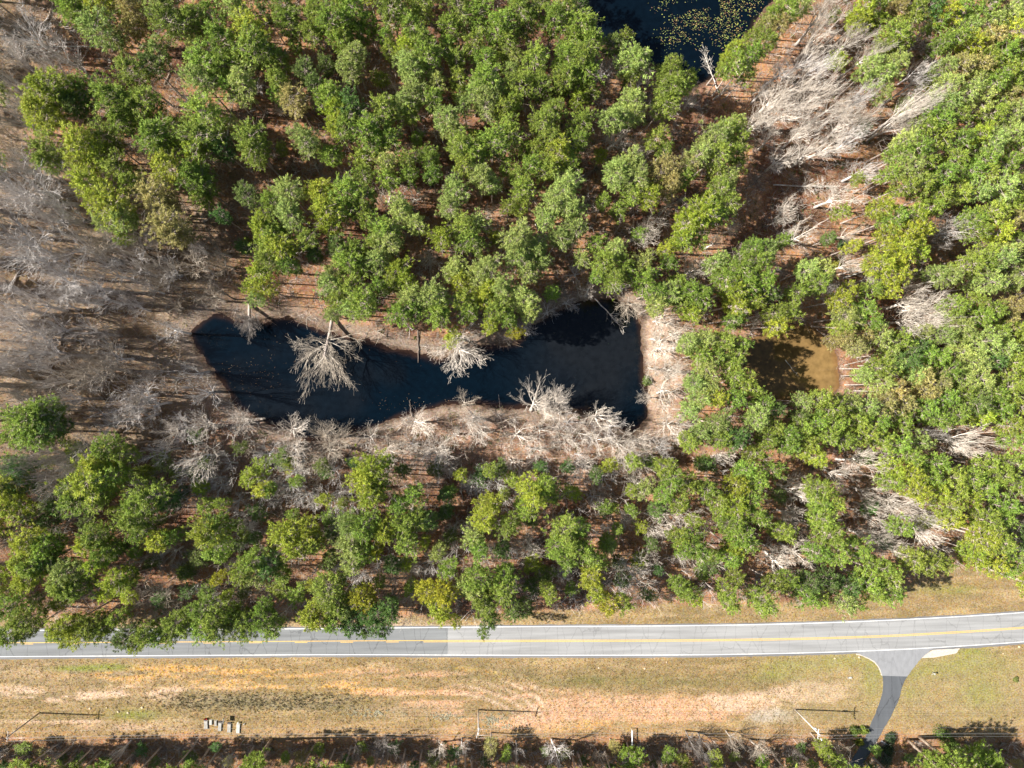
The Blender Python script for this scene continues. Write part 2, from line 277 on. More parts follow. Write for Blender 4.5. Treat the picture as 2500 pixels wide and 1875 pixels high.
# bare hardwoods: tile x, y, crown radius, height of the tree, tone (w white, s silver, k dark grey, n tan)
BARES = {
'A': """200,220,130,16,s;330,280,100,16,s;100,580,110,17,s;40,720,90,17,s;250,1200,150,18,s;400,1150,110,16,s;80,1180,120,18,s;300,1350,130,18,s;110,1310,110,17,s;500,1600,130,17,s;640,1570,100,14,n;820,1600,90,14,n;170,1560,160,22,s;40,1450,120,20,k;1180,600,90,11,s;1010,600,50,7,k;60,950,80,12,n;160,1050,100,14,s;70,330,80,13,s;950,1530,60,9,s;1650,560,40,8,s;1800,700,40,8,w;1250,1590,60,10,s""",
'B': """350,530,70,10,w;300,1260,95,10,w;470,1270,60,9,w;1700,450,65,11,s;1960,510,65,10,w;1760,890,100,12,w;1830,880,80,12,w;1930,960,75,11,w;1000,1520,90,10,k;2130,1310,75,15,w;2020,1470,90,14,w;1920,1510,85,13,w;1200,830,45,9,n;2160,880,50,8,k;750,1110,60,8,k;960,1370,50,7,n;570,30,60,9,k;560,1640,60,8,w""",
'C': """960,60,110,24,w;950,180,110,24,w;1120,230,80,24,w;850,330,100,22,w;900,400,90,22,s;680,430,90,18,s;860,480,115,22,w;960,540,95,22,w;620,620,115,18,w;720,560,100,20,w;560,720,115,17,w;700,700,110,19,w;850,740,95,18,w;820,640,90,20,w;480,790,90,15,w;780,850,85,16,w;600,880,75,14,w;1050,720,95,20,w;1030,650,90,20,w;1080,800,95,19,w;1200,790,80,20,w;960,930,95,17,w;1080,900,90,18,s;850,970,90,16,w;640,1040,85,13,w;740,1000,60,13,w;1180,1100,90,14,s;1500,690,110,26,w;1560,640,80,25,w;1440,760,80,22,w;1540,520,75,22,s;1540,280,95,18,k;1570,430,60,15,s;720,1340,90,14,w;650,1410,50,12,w;1030,1250,95,19,w;760,1500,105,15,w;230,1560,65,11,w;390,1600,55,13,w;1710,1470,105,20,s;1690,1560,90,18,k;300,540,70,15,w;80,620,60,12,w;480,1170,55,10,k;340,1460,60,9,w;1180,620,90,20,s;40,960,50,9,w;1230,330,70,23,w;560,560,80,14,s;1100,1500,80,12,n""",
'D': """380,200,135,17,s;560,180,120,17,s;660,110,100,16,s;820,80,110,16,s;950,60,100,15,n;1000,170,70,14,n;160,330,110,18,s;60,480,120,18,s;620,280,80,13,s;300,460,90,15,s;740,300,70,12,s;600,640,130,16,n;660,760,120,15,n;450,800,110,16,n;300,820,90,15,s;100,800,110,16,n;1360,270,75,11,n;1240,60,90,13,n;1420,60,80,12,n;60,950,90,15,s;860,900,110,13,s;780,1020,120,14,s;880,1040,80,12,s;700,1080,80,13,s;1290,1130,110,13,w;1070,1170,85,12,w;1520,1080,90,12,w;1300,1330,115,14,w;1220,1390,80,12,s;1870,1110,90,12,w;1880,1250,100,13,w;1690,1290,95,12,s;2060,1110,80,10,n;2090,1250,120,13,n;2170,1170,80,12,n;1680,1480,110,12,s;1790,1500,90,12,s;1900,1400,90,12,s;2020,1340,80,11,n;2130,1400,90,12,s;340,1340,80,11,s;1250,1520,105,13,s;1420,1490,70,11,s;320,1570,85,12,s;2100,1570,110,11,s;1950,1570,90,11,s;30,640,90,16,s;200,650,90,15,s;850,330,60,9,s;1100,330,60,8,n;1560,1230,70,10,n;960,960,80,11,s;1500,1600,80,11,s""",
'E': """1250,930,115,13,w;1410,905,70,13,w;1350,1010,80,12,w;1430,1040,90,12,w;1640,1050,115,13,w;790,940,75,10,n;860,1060,95,11,w;480,1100,105,10,w;200,1180,95,10,w;300,1270,85,10,w;620,1250,115,12,w;720,1180,80,10,w;900,1150,80,11,w;1130,1180,105,12,w;1300,1120,100,13,w;1450,1190,90,12,w;1560,1160,80,12,w;1650,1180,90,12,w;1760,1110,90,12,s;1800,1240,110,13,w;1900,1220,90,12,w;1830,1340,105,13,w;1950,1310,90,12,w;1560,1380,105,11,w;1100,1340,90,10,w;1000,1470,105,11,s;640,1400,85,11,w;870,1500,85,10,s;60,1560,95,12,s;1930,1480,95,12,w;1700,1600,75,10,w;2130,1600,80,14,w;360,1230,80,9,n;2080,410,90,12,w;2060,540,105,13,w;2170,500,80,13,w;2060,610,90,12,w;2140,720,85,13,w;2020,720,60,10,w;2090,890,115,12,w;1955,920,55,8,w;2140,1100,105,14,w;2190,1170,70,13,w;1860,340,80,9,n;1600,250,60,9,w;1340,380,75,9,s;1460,310,60,8,s;1200,460,55,7,s;580,30,75,9,w;500,1290,80,9,n;1240,1270,80,9,w;740,1330,70,9,n;1520,130,60,9,s;1780,200,60,9,s""",
'F': """90,90,90,14,w;510,440,65,12,w;980,220,55,14,s;1100,60,70,18,w;1500,200,75,18,w;1540,310,110,21,w;1640,340,95,21,w;1500,430,105,20,w;1620,440,90,21,w;1820,1200,115,20,w;1900,1240,80,20,w;1180,1350,105,18,w;1050,1420,90,16,w;1270,1530,85,16,w;220,1370,75,13,s;290,1320,60,13,w;730,1510,105,14,w;1460,1610,100,18,w;40,540,80,13,w;30,740,70,13,w;50,1110,80,13,w;1640,1160,60,17,s;2160,150,40,20,w;650,90,70,9,k;1250,150,60,17,w""",
'G': """980,330,95,12,s;1200,400,80,10,k;1000,570,115,13,n;1100,610,85,13,n;1330,560,85,11,s;1560,150,90,11,s;1610,40,70,11,s;1680,530,60,9,w;100,150,90,12,s;30,400,85,14,k;380,80,125,13,s;2150,60,85,11,s;1910,560,60,9,w;230,110,80,12,k;860,560,50,10,w;1530,560,70,9,n;770,1560,50,8,s;1460,1620,40,8,s;530,60,70,11,k;380,620,70,6,n""",
'H': """740,150,85,11,s;370,360,90,11,w;460,400,60,10,w;320,500,85,11,n;560,340,80,10,s;460,570,50,8,s;1200,240,95,12,w;1830,30,60,10,w;2020,130,95,12,w;1860,400,140,15,w;1740,130,60,9,s;2120,40,90,12,w;1500,540,45,7,s;1440,420,50,8,s;1980,330,70,12,w;280,1540,80,9,k;650,1560,60,9,w;780,1530,50,8,s;1380,1570,85,10,s;1140,1560,40,8,s;1670,1600,50,8,n;940,270,50,9,s;100,1560,60,9,k""",
'I': """60,60,90,14,w;20,310,50,12,w;180,370,95,14,w;660,340,115,15,w;620,270,70,14,w;760,280,100,16,w;740,50,90,15,w;1250,190,90,17,w;1350,200,90,17,w;1250,40,80,16,w;1470,30,110,18,w;1640,160,125,19,w;1570,110,80,18,s;2110,240,80,19,s;2170,80,60,18,n;160,1520,70,9,k;80,1500,60,9,k;190,1630,60,9,s;520,1560,85,9,n;1030,1540,45,8,n;760,1600,60,9,k;340,1500,60,8,n""",
}
def parse(d):
    out = []
    for t, s in d.items():
        ox, oy = OFF[t]
        for e in s.replace("\n", "").split(";"):
            q = e.split(",")
            out.append([ox + float(q[0]) * .3797, oy + float(q[1]) * .3797, float(q[2]) * .3797] + q[3:])
    return out
def tl(t, pts):
    ox, oy = OFF[t]
    return [(ox + x * .3797, oy + y * .3797) for x, y in pts]
POND_MAIN = tl('D', [(1240, 500), (1290, 440), (1370, 395), (1450, 385), (1520, 420), (1620, 430), (1750, 430), (1870, 415), (1980, 450), (2090, 500)]) + \
    tl('E', [(70, 540), (180, 560), (300, 600), (400, 625), (490, 640), (560, 650), (640, 680), (800, 650), (900, 610), (1000, 590), (1130, 575), (1200, 480), (1300, 430), (1420, 350), (1500, 320), (1600, 300), (1700, 285), (1800, 300), (1900, 360), (1935, 470), (1945, 600), (1955, 750), (1975, 900), (1975, 1050), (1930, 1110), (1880, 1150), (1780, 1100), (1700, 1050), (1550, 1010), (1400, 1000), (1200, 990), (1050, 990), (950, 980), (870, 965), (750, 960), (600, 990), (480, 1020), (400, 1050), (300, 1080), (200, 1115), (100, 1135), (0, 1165)]) + \
    tl('D', [(2100, 1195), (1960, 1190), (1850, 1130), (1700, 1080), (1600, 1030), (1500, 960), (1470, 900), (1440, 830), (1350, 720), (1290, 640), (1250, 580)])
POND_LILY = tl('B', [(1560, -500), (1570, 0), (1600, 120), (1640, 240), (1740, 300), (1860, 350), (1960, 400), (2060, 440), (2150, 520)]) + \
    tl('C', [(60, 560), (150, 545), (240, 490), (270, 420), (330, 340), (430, 250), (490, 150), (560, 60), (610, 0), (620, -500)])
POND_BROWN = tl('F', [(400, 560), (520, 520), (640, 480), (740, 450), (830, 470), (900, 515), (950, 570), (985, 630), (1008, 700), (1022, 780), (1018, 850), (985, 905), (920, 945), (820, 962), (700, 955), (590, 925), (490, 870), (415, 790), (380, 710), (375, 630)])
RU = np.array([-500, 0, 415, 830, 1250, 1660, 1870, 2080, 2290, 2500, 3000])
YEL = np.array([1572, 1571, 1569, 1566.3, 1564.5, 1564, 1561.5, 1557, 1547, 1533, 1492])
WT = np.array([1540, 1539, 1537.5, 1534.5, 1530, 1528, 1525, 1518.6, 1509, 1496, 1455])
WB = np.array([1604, 1603.3, 1600.5, 1598, 1600, 1599.5, 1596.5, 1591, 1581.5, 1567, 1528])
uu_ = np.linspace(-500, 3000, 500)
def smooth_line(vs):
    y = np.interp(uu_, RU, vs)
    k = np.ones(45) / 45
    yp = np.concatenate([np.linspace(y[0] - (y[1] - y[0]) * 22, y[0], 22, endpoint=False), y, np.linspace(y[-1], y[-1] + (y[-1] - y[-2]) * 22, 23)[1:]])
    return np.convolve(yp, k, 'valid')[:500]
LY, LT, LB = smooth_line(YEL), smooth_line(WT), smooth_line(WB)

# ------------------------------------------------------------------ land
def world_poly(pix, z=-0.3):
    return np.array([at(u, v, z)[:2] for u, v in pix])
PONDS = [world_poly(POND_MAIN), world_poly(POND_LILY), world_poly(POND_BROWN)]

def sdist(P, x, y):
    """signed distance to a polygon, positive outside"""
    x = np.asarray(x, float); y = np.asarray(y, float)
    d2 = np.full(x.shape, 1e12); ins = np.zeros(x.shape, bool)
    n = len(P)
    for i in range(n):
        ax, ay = P[i]; bx, by = P[(i + 1) % n]
        ex, ey = bx - ax, by - ay
        t = np.clip(((x - ax) * ex + (y - ay) * ey) / (ex * ex + ey * ey + 1e-9), 0, 1)
        d2 = np.minimum(d2, (x - ax - t * ex) ** 2 + (y - ay - t * ey) ** 2)
        c = ((ay > y) != (by > y)) & (x < (bx - ax) * (y - ay) / (by - ay + 1e-12) + ax)
        ins ^= c
    d = np.sqrt(d2)
    return np.where(ins, -d, d)

def pond_d(x, y):
    d = np.full(np.shape(x), 1e6)
    for P in PONDS:
        d = np.minimum(d, sdist(P, x, y))
    return d

def terrain(x, y, d=None):
    x = np.asarray(x, float); y = np.asarray(y, float)
    if d is None: d = pond_d(x, y)
    dn = d + (fbm(x, y, 3.0, 5, 4) - .5) * 2.6
    z = np.where(dn > 0, -0.3 + 0.32 * sstep(0, 3.5, dn), np.maximum(-0.3 + dn * 0.2, -1.4))
    u, v = uv_of(x, y)
    flat = sstep(-26, -9, v - np.interp(u, uu_, LT)) * (1 - sstep(12, 34, v - np.interp(u, uu_, LB)))
    drive = (1 - sstep(30, 62, np.abs(u - drive_u(v)) - np.clip(1655 - v, 0, 60) * 1.5)) * sstep(1590, 1600, v)
    rough = (fbm(x, y, 6.0, 11, 4) - .5) * .22 * (1 - np.clip(flat + drive, 0, 1))
    rough = np.where(d > 0, rough * sstep(0, 5, d), 0)
    z = z + rough - .03 * np.clip(drive, 0, 1)
    # eroded gully beside the road
    q = at(1112, 1633)[:2]
    gx = x - q[0]; gy = y - q[1]
    z = z - .55 * np.exp(-((gx - 1.0) / 2.2) ** 2 - ((gy + .1) / .75) ** 2)
    z = z - .30 * np.exp(-((gx - 8) / 5.5) ** 2 - ((gy + .8 + (gx - 8) * .12) / .35) ** 2)
    # low cut bank behind the verge
    lip = 1716 + (fbm(x, y * 0, 9.0, 40, 3) - .5) * 26
    z = z + .30 * (1 - sstep(lip - 1.5, lip + 3.5, v)) * sstep(1655, 1690, v) * sstep(420, 520, u) * (1 - sstep(820, 960, u))
    return z

def drive_u(v):
    return np.interp(v, [1595, 1612, 1650, 1700, 1740, 1785, 1815, 1840, 1880, 1950], [2185, 2182, 2181, 2170, 2155, 2137, 2118, 2098, 2072, 2030])
EDGE_U = [-400, 0, 150, 400, 700, 900, 1200, 1400, 1500, 1700, 1950, 2100, 2180, 2260, 2330, 2420, 2500, 2900]
EDGE_V = [1505, 1508, 1510, 1505, 1508, 1512, 1500, 1488, 1480, 1475, 1470, 1462, 1440, 1405, 1385, 1385, 1390, 1380]

nx, ny = 720, 540
cx_ = np.linspace(-136, 152, nx); cy_ = np.linspace(-112, 112, ny)
gx_ = np.concatenate([[-4000, -1500, -600, -300, -200, -150], cx_, [165, 210, 300, 600, 1500, 4000]])
gy_ = np.concatenate([[-4000, -1500, -600, -300, -180, -125], cy_, [125, 180, 300, 600, 1500, 4000]])
GX, GY = np.meshgrid(gx_, gy_)
PD = pond_d(GX, GY)
GZ = terrain(GX, GY, PD)
U, Vp = uv_of(GX, GY)

def mixc(c, col, m):
    return c * (1 - m[..., None]) + np.array(col) * m[..., None]
n1 = fbm(GX, GY, 9, 1); n2 = fbm(GX, GY, 3, 2); n3 = fbm(GX, GY, 1.2, 3, 3); n4 = fbm(GX, GY, 22, 4)
sx1 = fbm(GX, GY * 7, 9, 6, 5); sx2 = fbm(GX, GY * 5, 5, 7, 5)
col = np.zeros(GX.shape + (3,)); col[:] = (.33, .175, .092)
col = mixc(col, (.17, .082, .048), sstep(.42, .66, n1))
col = mixc(col, (.36, .215, .13), sstep(.5, .75, n2) * .6)
# swampy hardwood floor on the left
sw = (1 - sstep(430, 620, U + (n4 - .5) * 260)) * sstep(330, 520, Vp + (n1 - .5) * 200) * (1 - sstep(1080, 1250, Vp + (n1 - .5) * 120))
sw = np.maximum(sw, (1 - sstep(20, 200, U + (n4 - .5) * 160)) * (1 - sstep(300, 500, Vp)))
col = mixc(col, (.27, .20, .135), sw * .92)
col = mixc(col, (.17, .11, .065), sw * sstep(.38, .58, n2) * .8)  # dark patches painted into the floor as shading
# leafy floor south of the pond and west of the tail
so_ = sstep(900, 1010, Vp) * (1 - sstep(1130, 1230, Vp + (n1 - .5) * 120)) * sstep(300, 600, U) * (1 - sstep(1580, 1700, U))
col = mixc(col, (.30, .185, .125), so_ * .8)
# pale silt rim of the ponds
main_d = sdist(PONDS[0], GX, GY)
rim = (1 - sstep(1.5, 6.5, main_d + (n2 - .5) * 4))
col = mixc(col, (.235, .185, .145), rim * .85)
rim2 = (1 - sstep(1.5, 4, np.minimum(sdist(PONDS[2], GX, GY), sdist(PONDS[1], GX, GY)) + (n2 - .5) * 3))
col = mixc(col, (.33, .19, .12), rim2 * .8)
rb = sstep(1572, 1585, U) * (1 - sstep(1640, 1690, U + (n2 - .5) * 60)) * sstep(740, 790, Vp) * (1 - sstep(1070, 1120, Vp))
col = mixc(col, (.36, .25, .18), rb * .85)
hot = np.exp(-((U - 1870) / 70) ** 2 - ((Vp - 240) / 50) ** 2) + np.exp(-((U - 1900) / 60) ** 2 - ((Vp - 100) / 80) ** 2)
col = mixc(col, (.38, .20, .105), np.clip(hot, 0, 1) * .7)
wet = 1 - sstep(-.3, 2.0, PD + (n3 - .5) * 1.4 + (n2 - .5) * 2)
col = mixc(col, (.085, .05, .033), wet * .9)
# open verge and the cleared strip south of the road
edge = np.interp(U, EDGE_U, EDGE_V) + (n2 - .5) * 26 + (n1 - .5) * 20
south = 1800 + (n1 - .5) * 22 + 6 * np.sin(U / 90)
gr = sstep(-6, 8, Vp - edge) * (1 - sstep(-8, 10, Vp - south))
gcol = np.zeros_like(col); gcol[:] = (.262, .182, .088)
gcol = mixc(gcol, (.195, .143, .064), sstep(.42, .62, sx2) * .75)
gcol = mixc(gcol, (.345, .245, .125), sstep(.50, .68, sx1) * .75)
def blob(u, v, ru, rv, e=2.0):
    return np.exp(-(np.abs((U - u) / ru) ** e) - (np.abs((Vp - v) / rv) ** e))
gcol = mixc(gcol, (.27, .20, .135), blob(150, 1640, 330, 26) * .5)
clay_p, clay_o, pale = (.46, .275, .165), (.43, .255, .095), (.48, .34, .235)
st = sstep(.47, .60, sx1)
for (u, v, ru, rv, c, k) in [(460, 1645, 240, 20, clay_o, 1.1), (640, 1682, 330, 14, clay_o, 1.2), (300, 1690, 330, 16, pale, .9), (900, 1672, 260, 26, clay_o, 1.0),
                             (120, 1700, 200, 16, pale, .7), (1130, 1700, 230, 26, clay_p, 1.0), (1240, 1745, 170, 40, clay_p, .9), (980, 1650, 180, 16, clay_p, .6)]:
    gcol = mixc(gcol, c, np.clip(blob(u, v, ru, rv) * k * 1.7, 0, 1) * (st * .9 + .15 * n2))
for (u, v, ru, rv, c, k) in [(1500, 1733, 240, 38, clay_p, 1.0), (1720, 1728, 200, 34, clay_p, 1.0), (1400, 1770, 240, 20, clay_o, .6), (1985, 1690, 100, 27, pale, 1.3),
                             (1880, 1745, 90, 25, (.36, .31, .24), .8), (1800, 1715, 120, 30, pale, .7), (1290, 1760, 140, 24, clay_p, .7), (130, 1762, 420, 6, pale, .6), (330, 1775, 160, 12, pale, .6)]:
    m = blob(u, v, ru, rv, 2.6) * k
    gcol = mixc(gcol, c, np.clip((m - .25 + (n2 - .5) * 1.0 + (sx2 - .5) * .8) * 2.2, 0, 1) * .92 * np.clip(m * 1.6, 0, 1))
# scrubby grey-green weeds on the cut bank
scr = blob(640, 1712, 230, 22, 4) * 1.2 + blob(1010, 1735, 120, 16) * .7 + blob(1180, 1640, 160, 14) * .5
gcol = mixc(gcol, (.165, .148, .088), np.clip(scr * (.45 + 1.1 * (n3 - .4)), 0, .6))
gcol = mixc(gcol, (.145, .135, .05), np.clip(blob(1500, 1663, 330, 15) * (n2 * 1.2), 0, .8))
# curved wheel tracks swinging off the clay
for k in range(5):
    cu = 1060 + (Vp - 1680) * 0 ; R0 = 150 + k * 17
    r = np.sqrt(((U - 1085) / 1.5) ** 2 + (Vp - (1840 - k * 1)) ** 2)
    tr = np.exp(-((r - R0) / 4.0) ** 2) * sstep(1080, 1150, U) * (1 - sstep(1300, 1360, U)) * (1 - sstep(1760, 1800, Vp)) * sstep(1650, 1680, Vp)
    gcol = mixc(gcol, pale, np.clip(tr * (.5 + n2) * (.3 + 1.2 * n3), 0, 1) * .85)
# green flushes
for (u, v, ru, rv, k) in [(2130, 1640, 26, 60, .9), (2250, 1640, 60, 20, .8), (2360, 1625, 110, 22, .9), (2400, 1690, 60, 40, .8), (2060, 1612, 90, 16, .6), (2310, 1440, 70, 12, .5), (2230, 1690, 30, 20, .6),
                          (1960, 1625, 100, 18, .6), (190, 1632, 60, 7, .9), (270, 1628, 50, 8, .9), (330, 1745, 60, 14, .7), (1640, 1463, 60, 10, .8), (2380, 1600, 50, 20, .7), (1890, 1650, 60, 14, .5)]:
    gcol = mixc(gcol, (.185, .20, .045), np.clip(blob(u, v, ru, rv) * k * (.7 + 1.1 * n2), 0, .9))
ln = sstep(1850, 2000, U) * sstep(1590, 1600, Vp) * (1 - sstep(1740, 1790, Vp))
gcol = mixc(gcol, (.28, .215, .105), ln * .5)
gcol = mixc(gcol, (.34, .20, .10), sstep(1750, 1800, Vp) * .45)
col = mixc(col, gcol, gr)
# ragged gravel shoulder along the asphalt on the left
sh = blob(500, 1532, 700, 8, 4) + blob(1000, 1519, 60, 10)
col = mixc(col, (.40, .30, .21), np.clip(sh * (n2 * 1.4), 0, .8))
# gully
q = at(1112, 1633)[:2]
gul = np.exp(-((GX - q[0] - 1.4) / 1.8) ** 2 - ((GY - q[1]) / .7) ** 2) + np.exp(-((GX - q[0] - 8) / 5) ** 2 - ((GY - q[1] + .8 + (GX - q[0] - 8) * .12) / .35) ** 2)
col = mixc(col, (.33, .225, .085), np.clip(gul, 0, 1))
sou = sstep(-4, 14, Vp - south)
col = mixc(col, (.30, .165, .085), sou * .7)
col = col * (.74 + .36 * n3[..., None]) * .93
far = sstep(160, 400, np.maximum(np.abs(GX), np.abs(GY)))
col = mixc(col, (.09, .11, .04), far)

m, nt, N, L = new_mat("ground_soil_and_grass")
out = N.new("ShaderNodeOutputMaterial"); p = N.new("ShaderNodeBsdfPrincipled"); L.new(p.outputs[0], out.inputs[0])
p.inputs["Roughness"].default_value = .95; p.inputs["Specular IOR Level"].default_value = .15
a = N.new("ShaderNodeAttribute"); a.attribute_name = "soil"
tc = N.new("ShaderNodeTexCoord")
na = N.new("ShaderNodeTexNoise"); na.inputs["Scale"].default_value = 2.6; na.inputs["Detail"].default_value = 7; na.inputs["Roughness"].default_value = .72
mpa = N.new("ShaderNodeMapping"); mpa.inputs["Scale"].default_value = (.75, 1.25, 1); mpa.inputs["Rotation"].default_value = (0, 0, .1)
L.new(tc.outputs["Object"], mpa.inputs[0]); L.new(mpa.outputs[0], na.inputs["Vector"])
mra = N.new("ShaderNodeMapRange"); mra.inputs[1].default_value = .28; mra.inputs[2].default_value = .72; mra.inputs[3].default_value = .40; mra.inputs[4].default_value = 1.68
L.new(na.outputs[0], mra.inputs[0])
vo = N.new("ShaderNodeTexVoronoi"); vo.inputs["Scale"].default_value = 3.3; L.new(tc.outputs["Object"], vo.inputs["Vector"])
hs = N.new("ShaderNodeHueSaturation"); L.new(a.outputs["Color"], hs.inputs["Color"]); L.new(mra.outputs[0], hs.inputs["Value"])
mrh = N.new("ShaderNodeMapRange"); mrh.inputs[3].default_value = .482; mrh.inputs[4].default_value = .522
sep = N.new("ShaderNodeSeparateColor"); L.new(vo.outputs["Color"], sep.inputs[0]); L.new(sep.outputs[0], mrh.inputs[0]); L.new(mrh.outputs[0], hs.inputs["Hue"])
mrs = N.new("ShaderNodeMapRange"); mrs.inputs[3].default_value = .75; mrs.inputs[4].default_value = 1.2
L.new(sep.outputs[1], mrs.inputs[0]); L.new(mrs.outputs[0], hs.inputs["Saturation"])
L.new(hs.outputs[0], p.inputs["Base Color"])
bp = N.new("ShaderNodeBump"); bp.inputs["Strength"].default_value = .9; bp.inputs["Distance"].default_value = .16
L.new(na.outputs[0], bp.inputs["Height"]); L.new(bp.outputs[0], p.inputs["Normal"])
M_GROUND = m
NXX, NYY = GX.shape[1], GX.shape[0]
idx = np.arange(NXX * NYY).reshape(NYY, NXX)
Fq = np.stack([idx[:-1, :-1], idx[:-1, 1:], idx[1:, 1:], idx[1:, :-1]], -1).reshape(-1, 4)
g = link("ground", mesh_np("ground", np.stack([GX, GY, GZ], -1).reshape(-1, 3), Fq, M_GROUND, True, col.reshape(-1, 3), "soil"))
tag(g, "brown leaf litter, dry verge grass and bare clay", None, kind="structure")

def gz(x, y):
    return float(terrain(np.array([x]), np.array([y]))[0])

# ------------------------------------------------------------------ water
def water_mat(name):
    m, nt, N, L = new_mat(name)
    out = N.new("ShaderNodeOutputMaterial"); p = N.new("ShaderNodeBsdfPrincipled"); L.new(p.outputs[0], out.inputs[0])
    p.inputs["Roughness"].default_value = .06; p.inputs["IOR"].default_value = 1.33
    a = N.new("ShaderNodeAttribute"); a.attribute_name = "murk"
    tc = N.new("ShaderNodeTexCoord")
    n1 = N.new("ShaderNodeTexNoise"); n1.inputs["Scale"].default_value = .7; n1.inputs["Detail"].default_value = 6; L.new(tc.outputs["Object"], n1.inputs["Vector"])
    mr = N.new("ShaderNodeMapRange"); mr.inputs[1].default_value = .3; mr.inputs[2].default_value = .7; mr.inputs[3].default_value = .78; mr.inputs[4].default_value = 1.25; L.new(n1.outputs[0], mr.inputs[0])
    vm = N.new("ShaderNodeVectorMath"); vm.operation = 'SCALE'; L.new(a.outputs["Color"], vm.inputs[0]); L.new(mr.outputs[0], vm.inputs["Scale"]); L.new(vm.outputs[0], p.inputs["Base Color"])
    n2 = N.new("ShaderNodeTexNoise"); n2.inputs["Scale"].default_value = 4.0; L.new(tc.outputs["Object"], n2.inputs["Vector"])
    b = N.new("ShaderNodeBump"); b.inputs["Strength"].default_value = .12; b.inputs["Distance"].default_value = .01
    L.new(n2.outputs[0], b.inputs["Height"]); L.new(b.outputs[0], p.inputs["Normal"])
    return m
def sheet(name, P, deep, silt, shore, label, z=-0.3, tip=None):
    """murky water: silt at the shore and in drifting clouds; tip paints a sunlit patch"""
    lo = P.min(0) - 1; hi = P.max(0) + 1
    ax = np.arange(lo[0], hi[0] + .6, .6); ay = np.arange(lo[1], hi[1] + .6, .6)
    X, Y = np.meshgrid(ax, ay); d = -sdist(P, X, Y)
    c = np.zeros(X.shape + (3,)); c[:] = deep
    cl = sstep(.46, .68, fbm(X, Y, 24, 70, 4))
    if tip is not None: cl = np.clip(cl * .6 + np.exp(-((X - tip[0]) / tip[2]) ** 2 - ((Y - tip[1]) / tip[3]) ** 2) * .9, 0, 1)  # tip: sunlit patch painted into the water colour
    c = mixc(c, silt, cl)  # drifting silt and the painted sunlit patch share this colour
    c = mixc(c, shore, (1 - sstep(-.2, 1.5, d + (fbm(X, Y, 4, 71, 3) - .5) * 2)) * .8)
    ix = np.arange(X.size).reshape(X.shape)
    Fq = np.stack([ix[:-1, :-1], ix[:-1, 1:], ix[1:, 1:], ix[1:, :-1]], -1).reshape(-1, 4)
    o = link(name, mesh_np(name, np.stack([X, Y, 0 * X + z], -1).reshape(-1, 3), Fq, M_WATER, True, c.reshape(-1, 3), "murk")); tag(o, label, None, kind="structure"); return o
M_WATER = water_mat("murky_water")
tp = at(1420, 870)  # middle of the sunlit patch painted on the long pond
sheet("pond_water", PONDS[0], (.0006, .0034, .0068), (.0060, .0074, .0092), (.028, .014, .008), "long dark blue pond widening to the right", tip=(tp[0], tp[1], 16, 11))
sheet("pond_water", PONDS[1], (.0010, .0036, .0070), (.006, .0075, .009), (.03, .018, .01), "dark pond at the top edge dotted with lily pads")
sheet("pond_water", PONDS[2], (.120, .076, .030), (.190, .122, .048), (.16, .085, .035), "small muddy brown pond among pines", tip=(at(2010, 860)[0], at(2010, 860)[1], 7, 12))  # brighter right part is sunlight painted into the water colour

